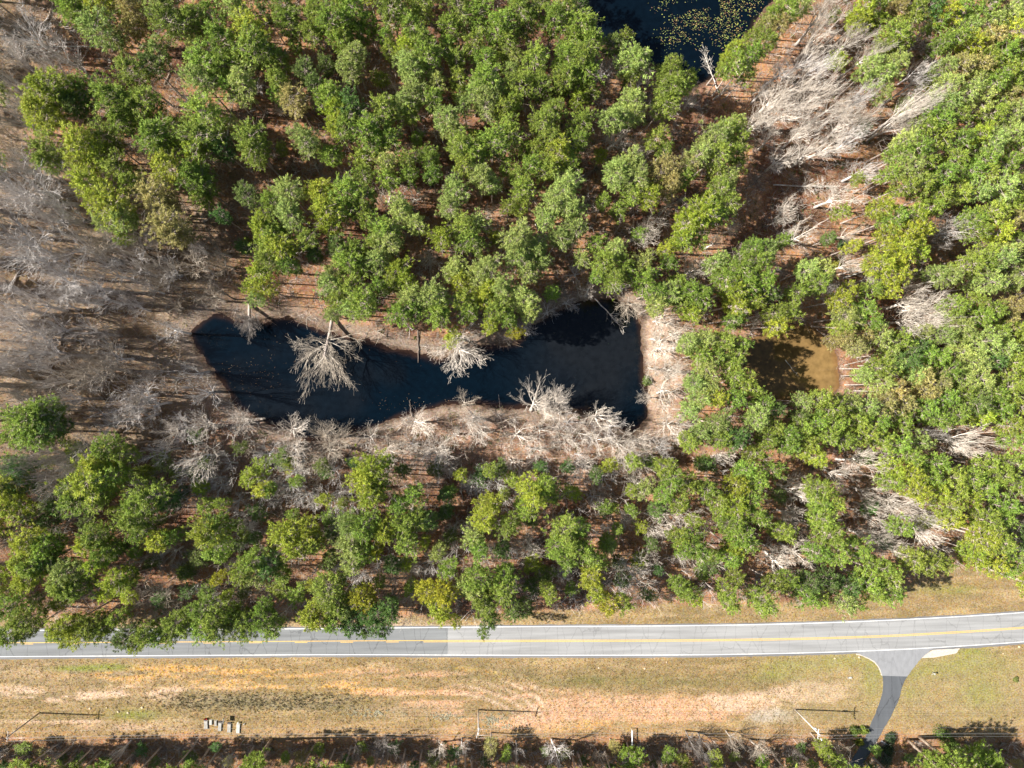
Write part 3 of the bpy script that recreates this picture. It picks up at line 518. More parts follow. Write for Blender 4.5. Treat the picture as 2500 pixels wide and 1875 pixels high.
# ------------------------------------------------------------------ road
def strip(us, vs_top, vs_bot, z, n=120, u0=-500, u1=3000, segs=1):
    uu = np.linspace(u0, u1, n)
    T = np.array([at(u, np.interp(u, us, vs_top), z) for u in uu]); B = np.array([at(u, np.interp(u, us, vs_bot), z) for u in uu])
    V = np.concatenate([T, B]); Fq = np.array([[n + i, n + i + 1, i + 1, i] for i in range(n - 1)])
    return V, Fq
from bisect import bisect
def spl(us, vs):
    # quadratic-smooth resample of a hand read line
    k = np.polyfit(us, vs, 6); return k
def road_mat(name, base, crack, st=(.05, .9, 1), amp=1.0):
    m, nt, N, L = new_mat(name)
    out = N.new("ShaderNodeOutputMaterial"); p = N.new("ShaderNodeBsdfPrincipled"); L.new(p.outputs[0], out.inputs[0])
    p.inputs["Roughness"].default_value = .85; p.inputs["Specular IOR Level"].default_value = .3
    tc = N.new("ShaderNodeTexCoord")
    mp = N.new("ShaderNodeMapping"); mp.inputs["Scale"].default_value = st; L.new(tc.outputs["Object"], mp.inputs[0])
    n0 = N.new("ShaderNodeTexNoise"); n0.inputs["Scale"].default_value = 1.0; n0.inputs["Detail"].default_value = 3; L.new(mp.outputs[0], n0.inputs["Vector"])
    n1 = N.new("ShaderNodeTexNoise"); n1.inputs["Scale"].default_value = 9; n1.inputs["Detail"].default_value = 5; L.new(tc.outputs["Object"], n1.inputs["Vector"])
    r0 = N.new("ShaderNodeMapRange"); r0.inputs[1].default_value = .3; r0.inputs[2].default_value = .7; r0.inputs[3].default_value = 1 - .20 * amp; r0.inputs[4].default_value = 1 + .16 * amp; L.new(n0.outputs[0], r0.inputs[0])
    r1 = N.new("ShaderNodeMapRange"); r1.inputs[3].default_value = .88; r1.inputs[4].default_value = 1.12; L.new(n1.outputs[0], r1.inputs[0])
    mu = N.new("ShaderNodeMath"); mu.operation = 'MULTIPLY'; L.new(r0.outputs[0], mu.inputs[0]); L.new(r1.outputs[0], mu.inputs[1])
    # fine transverse cracks
    mc = N.new("ShaderNodeMapping"); mc.inputs["Scale"].default_value = (.30, .09, 1); L.new(tc.outputs["Object"], mc.inputs[0])
    nd = N.new("ShaderNodeTexNoise"); nd.inputs["Scale"].default_value = 1.5; L.new(tc.outputs["Object"], nd.inputs["Vector"])
    mixv = N.new("ShaderNodeMix"); mixv.data_type = 'VECTOR'; mixv.inputs["Factor"].default_value = .12
    L.new(mc.outputs[0], mixv.inputs["A"]); L.new(nd.outputs["Color"], mixv.inputs["B"])
    vo = N.new("ShaderNodeTexVoronoi"); vo.feature = 'DISTANCE_TO_EDGE'; vo.inputs["Scale"].default_value = 1.0; L.new(mixv.outputs["Result"], vo.inputs["Vector"])
    rc = N.new("ShaderNodeMapRange"); rc.inputs[1].default_value = .004; rc.inputs[2].default_value = .018; rc.inputs[3].default_value = 1 - crack; rc.inputs[4].default_value = 1; L.new(vo.outputs["Distance"], rc.inputs[0])
    m2 = N.new("ShaderNodeMath"); m2.operation = 'MULTIPLY'; L.new(mu.outputs[0], m2.inputs[0]); L.new(rc.outputs[0], m2.inputs[1])
    vm = N.new("ShaderNodeVectorMath"); vm.operation = 'SCALE'; vm.inputs[0].default_value = base; L.new(m2.outputs[0], vm.inputs["Scale"]); L.new(vm.outputs[0], p.inputs["Base Color"])
    return m
M_ROAD_L = road_mat("asphalt_older_grey", (.165, .173, .178), .34)
M_ROAD_R = road_mat("asphalt_pale_grey", (.252, .254, .254), .22)
M_SHOULD = road_mat("asphalt_shoulder", (.150, .150, .155), .1)
ZR = 0.055
def road_piece(name, top, bot, z, u0, u1, mat, label=None):
    s = (uu_ >= u0 - 8) & (uu_ <= u1 + 8)
    u = np.clip(uu_[s], u0, u1); t = np.interp(u, uu_, top); b = np.interp(u, uu_, bot); n = len(u)
    T = np.array([at(a, c, z) for a, c in zip(u, t)]); B = np.array([at(a, c, z) for a, c in zip(u, b)])
    V = np.concatenate([T, B, T - [0, 0, .25], B - [0, 0, .25]])
    Fq = [[n + i, n + i + 1, i + 1, i] for i in range(n - 1)] + [[i, i + 1, 2 * n + i + 1, 2 * n + i] for i in range(n - 1)] + [[3 * n + i, 3 * n + i + 1, n + i + 1, n + i] for i in range(n - 1)]
    o = link(name, mesh_np(name, V, Fq, mat)); tag(o, label, None, kind="structure"); return o
ragT = (vnoise(uu_, uu_ * 0, 14, 3) - .5) * 2.2; ragB = (vnoise(uu_, uu_ * 0, 11, 8) - .5) * 2.0
road_piece("road_shoulder", LT - 4.6 + ragT, LB + 6.2 + ragB, ZR - .008, -500, 3000, M_SHOULD, "narrow dark asphalt edge either side of the road")
road_piece("road", LT - 1.4, LB + 1.4, ZR, -500, 1093, M_ROAD_L, "darker, cracked grey asphalt on the left of the road")
road_piece("road", LT - 1.4, LB + 1.4, ZR, 1093, 3000, M_ROAD_R, "pale grey asphalt on the right of the road")

M_WHITE = simple_mat("road_paint_white", (.68, .68, .66), .6, .22, 1.5)
M_YEL = simple_mat("road_paint_yellow", (.62, .38, .085), .6, .22, 4)
def mark(top, bot, u0, u1, mat, label):
    s = (uu_ > u0) & (uu_ < u1)
    u = np.concatenate([[u0], uu_[s], [u1]]); n = len(u)
    T = np.array([at(a, np.interp(a, uu_, top), ZR + .005) for a in u]); B = np.array([at(a, np.interp(a, uu_, bot), ZR + .005) for a in u])
    return np.concatenate([T, B]), np.array([[n + i, n + i + 1, i + 1, i] for i in range(n - 1)])
o = link("road_marking", mesh_np("road_marking", *merge([mark(LT - .85, LT + .75, -500, 3000, None, ""), mark(LB - .75, LB + .85, -500, 3000, None, "")]), M_WHITE))
tag(o, "white edge lines of the road", None, kind="structure")
Y = [mark(LY - 2.3, LY - .75, -500, 3000, None, "")]
for k in range(-12, 9):
    a = 608 + (k - 1) * 111.6
    if a + 31 < 1034: Y.append(mark(LY + .8, LY + 2.3, a, a + 31, None, ""))
Y.append(mark(LY + .8, LY + 2.4, 1034, 3000, None, ""))
o = link("road_marking", mesh_np("road_marking", *merge(Y), M_YEL)); tag(o, "yellow centre line, solid beside dashes at left then double", None, kind="structure")

# driveway
def z7(pts): return [(1900 + x / 3.687, 1560 + y / 3.687) for x, y in pts]
def drive_piece(name, Lp, Rp, z, mat, label, n=60):
    Lp = np.array(z7(Lp)); Rp = np.array(z7(Rp))
    def rs(P):
        s = np.concatenate([[0], np.cumsum(np.hypot(*np.diff(P, axis=0).T))]); t = np.linspace(0, s[-1], n)
        return np.stack([np.interp(t, s, P[:, 0]), np.interp(t, s, P[:, 1])], 1)
    A, B = rs(Lp), rs(Rp)
    qn = np.arange(n) * 1.0; A[:, 0] += (vnoise(qn, qn * 0, 2.1, 31) - .5) * 2.2; B[:, 0] += (vnoise(qn, qn * 0, 1.7, 33) - .5) * 2.2
    T = np.array([at(a, b, z) for a, b in A]); Q = np.array([at(a, b, z) for a, b in B])
    V = np.concatenate([T, Q, T - [0, 0, .3], Q - [0, 0, .3]])
    Fq = [[i, i + 1, n + i + 1, n + i] for i in range(n - 1)] + [[i + 1, i, 2 * n + i, 2 * n + i + 1] for i in range(n - 1)] + [[n + i, n + i + 1, 3 * n + i + 1, 3 * n + i] for i in range(n - 1)]
    o = link(name, mesh_np(name, V, Fq, mat)); tag(o, label, None, kind="structure")
M_APRON = road_mat("asphalt_apron", (.215, .22, .23), .12, (.9, .5, 1), .5); M_DRIVE = road_mat("asphalt_drive", (.085, .092, .102), .45, (.5, .12, 1), .8)
M_PALE = simple_mat("pale_gravel", (.45, .40, .34), .9, .2, 3)
drive_piece("driveway", [(690, 112), (760, 150), (820, 175), (865, 200), (900, 240), (922, 280), (936, 331)], [(1400, 78), (1370, 105), (1290, 172), (1245, 225), (1205, 275), (1180, 315), (1163, 338)], ZR - .004, M_APRON, "pale flared mouth of the driveway at the road")
drive_piece("driveway", [(936, 331), (942, 380), (944, 430), (938, 500), (908, 590), (872, 680), (845, 735), (825, 790), (790, 880), (720, 1000), (640, 1120), (560, 1240), (480, 1400)], [(1163, 338), (1125, 395), (1112, 440), (1095, 510), (1060, 600), (1015, 700), (970, 770), (935, 835), (890, 920), (830, 1020), (765, 1120), (700, 1230), (620, 1400)], ZR - .002, M_DRIVE, "dark asphalt driveway curving down to the trees")
drive_piece("gravel_patch", [(1400, 95), (1340, 130), (1290, 172)], [(1640, 78), (1600, 130), (1400, 168)], ZR - .010, M_PALE, "pale gravel patch right of the driveway mouth")
drive_piece("gravel_edge", [(700, 132), (760, 143), (820, 167), (868, 192), (905, 232), (930, 276), (943, 331)], [(700, 140), (757, 155), (816, 182), (858, 208), (893, 248), (915, 288), (929, 331)], ZR - .020, M_PALE, "thin pale lip along the left of the driveway mouth")
# ------------------------------------------------------------------ tree shapes
def pine_arrays(seed, nb=64, per=14, qs=.22, R=3.4, Ht=23.0, cb=.56, nc_=7):
    r = np.random.RandomState(seed)
    lob = [(r.randint(2, 5), r.rand() * 6.28, .10 + .12 * r.rand()) for _ in range(2)]
    segs, cl = [], []
    zc0 = Ht * cb
    for i in range(nb):
        t = (i + r.rand()) / nb
        az = i * 2.39996 + r.rand() * .9
        z = zc0 + (Ht - zc0) * (t ** .85)
        pr = .55 + .45 * math.sin(math.pi * min(1, t / .55) * .5) if t < .55 else 1.0 - .80 * ((t - .55) / .45) ** 1.35
        rad = R * pr * (.62 + .55 * r.rand())
        for k, p, a in lob: rad *= 1 + 1.25 * a * math.sin(k * az + p)
        up = .18 + .75 * t + .25 * (r.rand() - .5)
        d = np.array([math.cos(az), math.sin(az), up])
        b0 = np.array([0, 0, z - rad * .30]); tip = b0 + d * rad; tip[2] = min(tip[2], Ht + .2)
        segs.append((b0, tip, .055, .015))
        nc = nc_ if t < .8 else nc_ - 2
        for j in range(nc):
            f = .50 + .5 * (j + .6 * r.rand()) / nc if t < .85 else .3 + .7 * r.rand()
            c = b0 + (tip - b0) * f
            side = np.array([-d[1], d[0], 0]) * (r.rand() - .5) * rad * .75
            c = c + side + np.array([0, 0, .25 * r.rand()])
            if abs(side).sum() > .3: segs.append((b0 + (tip - b0) * (f * .8), c, .025, .01))
            cl.append((c, (.20 + .26 * r.rand()) * (1.25 if nc_ < 6 else 1)))
    n = len(cl)
    cc = np.array([c for c, _ in cl]); cr = np.array([q for _, q in cl])
    D = r.randn(n, per, 3); D[..., 2] += .45; D /= np.linalg.norm(D, axis=2, keepdims=True)
    P = cc[:, None] + D * (cr[:, None] * (.45 + .65 * r.rand(n, per)))[..., None] * np.array([1, 1, .75])
    P = P.reshape(-1, 3); D = D.reshape(-1, 3)
    m = len(P)
    # needle tufts: small blades, long side along the spray
    ax_ = np.repeat(cc, per, 0) * [1, 1, 0]; ax_ /= (np.linalg.norm(ax_, axis=1, keepdims=True) + .6)
    A = r.randn(m, 3) * .45 + D * .6 + ax_ * .8; A /= np.linalg.norm(A, axis=1, keepdims=True)
    Nn = r.randn(m, 3) * .75 + np.array([0, 0, .55]) + D * .5
    Bv = np.cross(A, Nn); Bv /= np.linalg.norm(Bv, axis=1, keepdims=True)
    ln = (qs * (.9 + .95 * r.rand(m)))[:, None]; wd = (qs * (.17 + .18 * r.rand(m)))[:, None]
    V = np.stack([P - A * ln - Bv * wd * .5, P - A * ln * .2 + Bv * -wd, P + A * ln - Bv * wd * .15, P + A * ln * .1 + Bv * wd], 1).reshape(-1, 3)
    Fq = np.arange(m * 4).reshape(-1, 4)
    # trunk with a gentle bend
    nt_ = 7; zs = np.linspace(-.4, Ht * .97, nt_)
    bx = lambda z: .35 * math.sin(z / Ht * 2.2 + seed) - .35 * math.sin(seed)
    by = lambda z: .3 * math.sin(z / Ht * 1.9 + seed * 2.1) - .3 * math.sin(seed * 2.1)
    pts = [(bx(z), by(z), z) for z in zs]; rads = [.24 * (1 - .85 * max(0, z) / Ht) + .015 for z in zs]; rads[0] = .30
    S = segs
    off = lambda Pq: np.array([[bx(q[2]), by(q[2]), 0] for q in Pq])
    S0 = np.array([s[0] for s in S]); S1 = np.array([s[1] for s in S])
    tk = merge([polytube(pts, rads, 6), tubes(S0 + off(S0), S1 + off(S1), [s[2] for s in S], [s[3] for s in S], 3)])
    V = V + np.repeat(off(P), 4, axis=0)
    return (V, Fq), tk

def bare_arrays(seed, Ht=15.0, R=4.6, vase=0.5, fine=1.0, fork=.38, nl=None):
    r = np.random.RandomState(seed)
    rnd = random.Random(seed)
    trunk, br = [], []
    def grow(p, d, ln, rad, depth):
        n = 4 if depth == 0 else (3 if depth == 1 else 2)
        q = p.copy(); dd = d.copy(); r0 = rad
        for i in range(n):
            w = r.randn(3) * (.07 + .035 * depth)
            dd = dd + w; dd[2] += .05; dd /= np.linalg.norm(dd)
            q2 = q + dd * ln / n; r1 = rad * (1 - .45 * (i + 1) / n)
            br.append((q.copy(), q2.copy(), r0, r1)); q, r0 = q2, r1
            if depth < 4 and i < n - 1:
                for _ in range(2 if depth in (1, 2) and r.rand() < .35 else 1):
                    if r.rand() < (.85 if depth < 3 else .3): child(q, dd, ln * (.50 + .22 * r.rand()) * (1 - .12 * i), r1 * .60, depth + 1, .68)
        if depth < 4:
            for _ in range(2 if depth < 3 or r.rand() < .5 else 1):
                child(q, dd, ln * (.55 + .2 * r.rand()), r0 * .78, depth + 1, .38)
    def child(q, dd, ln, rad, depth, ang):
        ax = np.cross(dd, r.randn(3)); ax /= (np.linalg.norm(ax) + 1e-9)
        a = ang * (.6 + .6 * r.rand())
        nd = dd * math.cos(a) + ax * math.sin(a); nd[2] += .08
        nd /= np.linalg.norm(nd)
        grow(q, nd, ln, max(rad, .013 * fine), depth)
    pts, rads = [], []
    z = -.3; p = np.array([0, 0, -.3]); hfork = Ht * fork
    bend = r.randn(2) * .25
    for i in range(6):
        t = i / 5
        pts.append((bend[0] * t * t * 1.6, bend[1] * t * t * 1.6, -.3 + (hfork + .3) * t)); rads.append(.27 * (1 - .35 * t) + (.06 if i == 0 else 0))
    top = np.array(pts[-1])
    nl = nl or 5 + int(r.rand() * 3)
    for i in range(nl):
        az = 6.283 * i / nl + r.rand() * .9
        tilt = (.35 + .75 * r.rand()) * (1.15 - vase) + .12
        d = np.array([math.cos(az) * math.sin(tilt), math.sin(az) * math.sin(tilt), math.cos(tilt)])
        grow(top - np.array([0, 0, hfork * .5 * r.rand() ** 1.5]), d, (Ht - hfork) * (.44 + .14 * r.rand()), .13, 0)
    S0 = np.array([s[0] for s in br]); S1 = np.array([s[1] for s in br])
    # fit to wanted radius / height
    allp = np.concatenate([S0, S1]); rr = np.percentile(np.hypot(allp[:, 0], allp[:, 1]), 93); hh = np.percentile(allp[:, 2], 99)
    sx = R / rr; sz = (Ht - hfork) / (hh - hfork)
    def fit(Q):
        Q = Q.copy(); c = top[:2]
        Q[:, :2] = c + (Q[:, :2] - c) * sx
        Q[:, 2] = np.where(Q[:, 2] > hfork, hfork + (Q[:, 2] - hfork) * sz, Q[:, 2]); return Q
    rad0 = np.array([max(s[2], .0155 * fine) for s in br]); rad1 = np.array([max(s[3], .011 * fine) for s in br])
    big = rad0 > .05
    S0, S1 = fit(S0), fit(S1)
    parts = [tubes(S0[big], S1[big], rad0[big], rad1[big], 5), tubes(S0[~big], S1[~big], rad0[~big], rad1[~big], 3)]
    lv = [np.repeat(np.clip((rad0[big] - .05) / .05, 0, 1), 10), np.repeat(np.zeros(int((~big).sum())), 6)]
    lv = np.concatenate(lv)[:, None]; lc = np.array([[.95, .90, .84]]) * (1 - lv) + np.array([[1.12, 1.1, 1.08]]) * lv
    mg = merge(parts)
    return (mg[0], mg[1], lc), polytube(pts, rads, 7)

NPV, NBV = 14, 14
PV = []
for i in range(NPV):
    (cv, cf), (tv, tf) = pine_arrays(100 + i, nb=54 + (i % 3) * 8, R=3.4 + .25 * (i % 2))
    PV.append((mesh_np("pine_crown", cv, cf, M_FOL), mesh_np("pine_trunk", tv, tf, M_PBARK)))
BV = []
BARR = []
for i in range(NBV):
    (cv, cf, lc), (tv, tf) = bare_arrays(300 + i, R=4.0, vase=(.2, .5, .8)[i % 3], fork=(.30, .42, .5, .36)[i % 4])
    if i % 3 != 2: BARR.append(((cv, cf, lc), (tv, tf)))
    BV.append((mesh_np("bare_crown", cv, cf, M_TWIG, False, lc, "limb"), mesh_np("bare_trunk", tv, tf, M_BBARK, True)))

TONE = {'y': (.31, .36, .038), 'g': (.225, .300, .045), 'd': (.12, .185, .042), 'p': (.30, .365, .095), 'o': (.33, .295, .100), 'Y': (.36, .345, .030)}
TWORD = {'y': 'yellowish', 'g': 'green', 'd': 'dark', 'p': 'pale', 'o': 'olive', 'Y': 'yellow'}
BTONE = {'w': (.62, .585, .54), 's': (.57, .56, .56), 'k': (.24, .225, .215), 'n': (.45, .41, .355)}
BWORD = {'w': 'whitish', 's': 'silvery', 'k': 'dark', 'n': 'brownish'}
MARKS = [((1150, 850), "the long pond"), ((780, 850), "the leaning tree"), ((520, 820), "the pond tip"), ((1960, 880), "the muddy pond"), ((1650, 90), "the lily pond"),
         ((2150, 1680), "the driveway"), ((1850, 400), "the white thicket"), ((600, 1570), "the dark road"), ((1700, 1560), "the pale road")]
pending = []
ORD = 'first second third fourth fifth sixth seventh eighth ninth tenth eleventh twelfth thirteenth fourteenth fifteenth sixteenth seventeenth eighteenth nineteenth twentieth'.split()
def place_words(u, v):
    best = min(MARKS, key=lambda m: (m[0][0] - u) ** 2 + (m[0][1] - v) ** 2)
    du, dv = u - best[0][0], v - best[0][1]
    if abs(du) + abs(dv) < 60: w = "beside"
    elif abs(du) > 2.0 * abs(dv): w = "right of" if du > 0 else "left of"
    elif abs(dv) > 2.0 * abs(du): w = "below" if dv > 0 else "above"
    else: w = ("below " if dv > 0 else "above ") + ("right of" if du > 0 else "left of")
    return w + " " + best[1]
def label_for(o, size, tone, kind, u, v):
    pending.append((o, size, tone, kind, place_words(u, v), u, v))
def write_labels():
    """each label: size, tone, kind, landmark, and its rank from the left among its look-alikes there"""
    classes = {}
    for p in pending: classes.setdefault(p[1:5], []).append(p)
    for (size, tone, kind, place), ps in classes.items():
        ps.sort(key=lambda p: p[5])
        for i, p in enumerate(ps):
            where = ", {:.0f}% across, {:.0f}% down".format(min(100, max(0, p[5] / 25.0)), min(100, max(0, p[6] / 18.75)))
            if len(ps) == 1: s = "{} {} {} {}".format(size, tone, kind, place)
            else: s = "{} from left among {} {} {}s {}".format(ORD[i], size, tone, kind, place.replace("the ", "")) if i < len(ORD) else "rightmost {} {} {} {}".format(size, tone, kind, place)
            if len(ps) > 1 and i == len(ps) - 1: s = "rightmost of the {} {} {}s {}".format(size, tone, kind, place.replace("the ", ""))
            if len((s + where).split()) <= 16: s += where
            p[0]["label"] = s

def push_base(bx, by):
    """keep a root off the water and off the asphalt"""
    for _ in range(14):
        d = float(pond_d(np.array([bx]), np.array([by]))[0])
        if d > .4: break
        e = .5
        gx = float(pond_d(np.array([bx + e]), np.array([by]))[0]) - float(pond_d(np.array([bx - e]), np.array([by]))[0])
        gy = float(pond_d(np.array([bx]), np.array([by + e]))[0]) - float(pond_d(np.array([bx]), np.array([by - e]))[0])
        n = math.hypot(gx, gy) + 1e-6; s = min(1.5, .6 - d)
        bx += gx / n * s; by += gy / n * s
    u, v = uv_of(bx, by)
    lim = float(np.interp(u, uu_, LT)) - 9
    if lim < v < 1625:
        q = at(u, lim - 3); bx, by = q[0], q[1]
    if abs(u - float(drive_u(v))) < 24 and v > 1600:
        q = at(float(drive_u(v)) + (28 if u > drive_u(v) else -28), v); bx, by = q[0], q[1]
    return bx, by

def tree_matrix(u, v, rpx, hgt, crownf, modelH, modelR, rng, base=None):
    """root position, rotation and scale so that the crown's middle stands where the photograph has it"""
    P = Vector(at(u, v, hgt * crownf))
    if base is None:
        jb = rng.uniform(-.5, .5), rng.uniform(-.5, .5)
        bx, by = push_base(P.x + jb[0], P.y + jb[1])
    else:
        bx, by = base
    bz = gz(bx, by)
    B = Vector((bx, by, bz))
    D = P - B
    q = Vector((0, 0, 1)).rotation_difference(D.normalized()) @ Quaternion((0, 0, 1), rng.uniform(0, 6.283))
    r = rpx * (H - hgt * crownf) / F
    sr = r / modelR * 1.08; sh = D.length / (modelH * crownf)
    return B, q, sr, sh

prng = random.Random(5)
pine_list = []
for e in parse(PINES):
    u, v, r, tone = e
    rm = r * .095
    h = min(26.0, max(9.0, 12.5 + rm * 3.1 + prng.uniform(-1.5, 1.5)))
    if 1690 < u < 1880 and 790 < v < 1010: h = 20.0
    if v > 1790: h = 5.0 + rm * 1.7
    if u > 2010 and v > 1795: h = 11.0
    pine_list.append([u, v, r, tone, h, None])
# tall pines rooted along the bottom edge, crowns beyond the frame
bot = [(2230, 1822, 38, 24), (2330, 1856, 40, 24), (2440, 1850, 42, 24), (2420, 1835, 44, 22)]
_u = -330
while _u < 2600:
    _u += prng.choice((16, 26, 40, 66, 80))
    if 2040 < _u < 2200 and prng.random() < .6: continue
    bot.append((_u, 1829 + prng.uniform(-9, 12) + (10 if _u > 1150 else 0), prng.uniform(33, 41), prng.uniform(18, 24)))
_u = -330
while _u < 2600:
    _u += prng.uniform(60, 110)
    bot.append((_u, 1896 + prng.uniform(-8, 8), prng.uniform(33, 41), prng.uniform(18, 24)))
for (u, v, r, h) in bot:
    q = at(u, v, 0.0); w = uv_of(q[0], q[1], h * .8)
    pine_list.append([float(w[0]), float(w[1]), r * 1.0, 'g', h, (float(q[0]), float(q[1]))])
def rank(e):
    u, v, r = e[:3]
    if e[5] is not None: return -500 + (60 if e[1] < 1900 and e[0] > 2200 else 0)
    if v - r > 1875: return -400
    return r - (9 if u > 1950 and v < 1300 else 0) - (3 if u > 1700 else 0)
pine_list.sort(key=rank, reverse=True)
GP = "pines of the wood seen from above"
stand = pine_list[300:]
for i, (u, v, r, tone, h, base) in enumerate(pine_list[:300]):
    rng = random.Random(1000 + i)
    B, q, sr, sh = tree_matrix(u, v, r, h, .80, 23.0, 3.75, rng, base)
    size = "wide" if r > 40 else ("medium" if r > 33 else "small")
    t = thing("pine_tree", None, "tree", B, GP); label_for(t, size, TWORD[tone], "pine", u, v)
    t.rotation_mode = 'QUATERNION'; t.rotation_quaternion = q; t.scale = (sr, sr, sh)
    cm, tm = PV[rng.randrange(NPV)]
    c = link("crown", cm, t); k = link("trunk", tm, t)
    bc = TONE[tone]; f = rng.uniform(.82, 1.2); w = rng.uniform(-.02, .02)
    c.color = (min(1, (bc[0] + w) * f), bc[1] * f, max(.01, (bc[2] + w * .2) * f), 1)
    g_ = rng.uniform(.8, 1.25); g_ *= 1.45 if u > 1650 else 1; g_ *= .45 if base is not None else 1; k.color = (.33 * g_, .275 * g_, .235 * g_, 1)  # right-hand trunks painted paler as sunlit, bottom-row trunks darker as shaded

# every other pine is one mass of wood
def infill(n, gap, box_, test, seed, tones, rr_, hh_):
    g_ = random.Random(seed); out = []
    for _ in range(n):
        u = g_.uniform(*box_[0]); v = g_.uniform(*box_[1])
        if not test(u, v): continue
        if any((u - e[0]) ** 2 + (v - e[1]) ** 2 < gap ** 2 for e in pine_list): continue
        if any((u - e[0]) ** 2 + (v - e[1]) ** 2 < gap ** 2 for e in out): continue
        out.append([u, v, g_.uniform(*rr_), g_.choice(tones), g_.uniform(*hh_), None])
    return out
def in_wood(u, v):
    x, y = at(u, v)[:2]
    if pond_d(np.array([x]), np.array([y]))[0] < 4: return False
    if ((u - 1840) / 210) ** 2 + ((v - 330) / 330) ** 2 < 1: return False
    if u < 560 and 480 < v < 1060: return False
    if 600 < u < 1640 and 960 < v < 1110: return False
    if 1540 < u < 1680 and 700 < v < 1100: return False
    if u < 200 and v < 1000: return False
    return v < np.interp(u, EDGE_U, EDGE_V) - 20
stand += infill(700, 52, ((0, 2500), (0, 1480)), in_wood, 61, "ggddpy", (17, 29), (9, 15))
def low_wood(u, v):
    return v > 1818 and abs(u - float(drive_u(v))) > 34 and not (u > 2200 and v < 1835)
stand += infill(260, 40, ((-20, 2520), (1822, 1885)), low_wood, 63, "ddddgo", (11, 20), (3.5, 6))
stand += infill(700, 40, ((0, 1750), (1130, 1490)), in_wood, 62, "ggddy", (16, 27), (9, 14))
LV = [pine_arrays(500 + i, nb=48, per=13, qs=.27, R=3.5, nc_=5) for i in range(5)]
rng = random.Random(77)
extra = []
for _ in range(4000):                                   # thin belt of wood just outside the frame
    u = rng.uniform(-330, 2830); v = rng.uniform(-330, 1500)
    if -25 < u < 2525 and v > -25: continue
    if v < 0 and 1380 < u < 1960: continue
    if u < 0 and 250 < v < 1150 and rng.random() < .8: continue
    if any((u - a) ** 2 + (v - b) ** 2 < 62 ** 2 for a, b in extra): continue
    extra.append((u, v))
for u, v in extra:
    stand.append([u, v, 35, rng.choice("ggyp"), 22, None])
fv, ff, fc, tvs, tfs, o1, o2 = [], [], [], [], [], 0, 0
for (u, v, r, tone, h, base) in stand:
    B, q, sr, sh = tree_matrix(u, v, r, h, .80, 23.0, 3.75, rng, base)
    R_ = np.array(q.to_matrix()) @ np.diag([sr, sr, sh])
    (cv, cf), (tv, tf) = LV[rng.randrange(5)]
    fv.append(cv @ R_.T + np.array(B)); ff.append(cf + o1); o1 += len(cv)
    tvs.append(tv @ R_.T + np.array(B)); tfs.append(tf + o2); o2 += len(tv)
    f = rng.uniform(.82, 1.2) * (1.12 if u > 1950 else 1); bc = TONE[tone]; w = rng.uniform(-.03, .03)  # right-hand crowns tinted brighter to stand for their sunlit view
    fc.append(np.tile(np.array([[(bc[0] + w) * f, bc[1] * f, max(.01, bc[2] * f)]]), (len(cv), 1)))
nt0 = len(fv)
V1, F1 = np.concatenate(fv), np.concatenate(ff)
V2, F2 = np.concatenate(tvs), np.concatenate(tfs)
me = mesh_np("pine_stand", np.concatenate([V1, V2]), np.concatenate([F1, F2 + len(V1)]), M_FOL_A, False,
             np.concatenate([np.concatenate(fc), np.tile([[.33, .27, .225]], (len(V2), 1))]))
M_SBARK = bark_mat("stand_bark", False, (.38, .32, .28))
me.materials.append(M_SBARK)
mi = np.zeros(len(F1) + len(F2), dtype=np.int32); mi[len(F1):] = 1
me.polygons.foreach_set("material_index", mi)
tag(link("pine_stand", me), "close-grown mass of smaller pine crowns filling the wood", "trees", kind="stuff")
print("pines", len(pine_list), "stand", len(stand), "faces", len(F1) + len(F2))

# ------------------------------------------------------------------ bare hardwoods
GB = "leafless hardwood trees"
bl = [e + [None] for e in parse(BARES)]
for i, (u, v, r, h, tone, base) in enumerate(bl):
    h = float(h)
    rng = random.Random(3000 + i)
    if u < 520 and v < 1150: h += 4.5
    thk = u > 1600 and v < 760
    B, q, sr, sh = tree_matrix(u, v, r * (.95 if thk else 1.04), h, .72, 15.0, 4.0, rng, base)
    size = "wide" if r > 38 else ("medium" if r > 28 else "small")
    t = thing("bare_tree", None, "tree", B, GB); label_for(t, size, BWORD[tone], "bare tree", u, v)
    t.rotation_mode = 'QUATERNION'; t.rotation_quaternion = q; t.scale = (sr, sr, sh)
    cm, tm = BV[rng.choice([x for x in range(NBV) if x % 4 in (1, 2)]) if thk else rng.randrange(NBV)]
    c = link("crown", cm, t); k = link("trunk", tm, t)
    k.scale = (1.5, 1.5, 1) if thk or u < 520 else (1.15, 1.15, 1)
    f = rng.uniform(.85, 1.15); bc = BTONE[tone]
    c.color = (bc[0] * f, bc[1] * f, bc[2] * f, 1); k.color = (bc[0] * f * .95, bc[1] * f * .92, bc[2] * f * .9, 1)

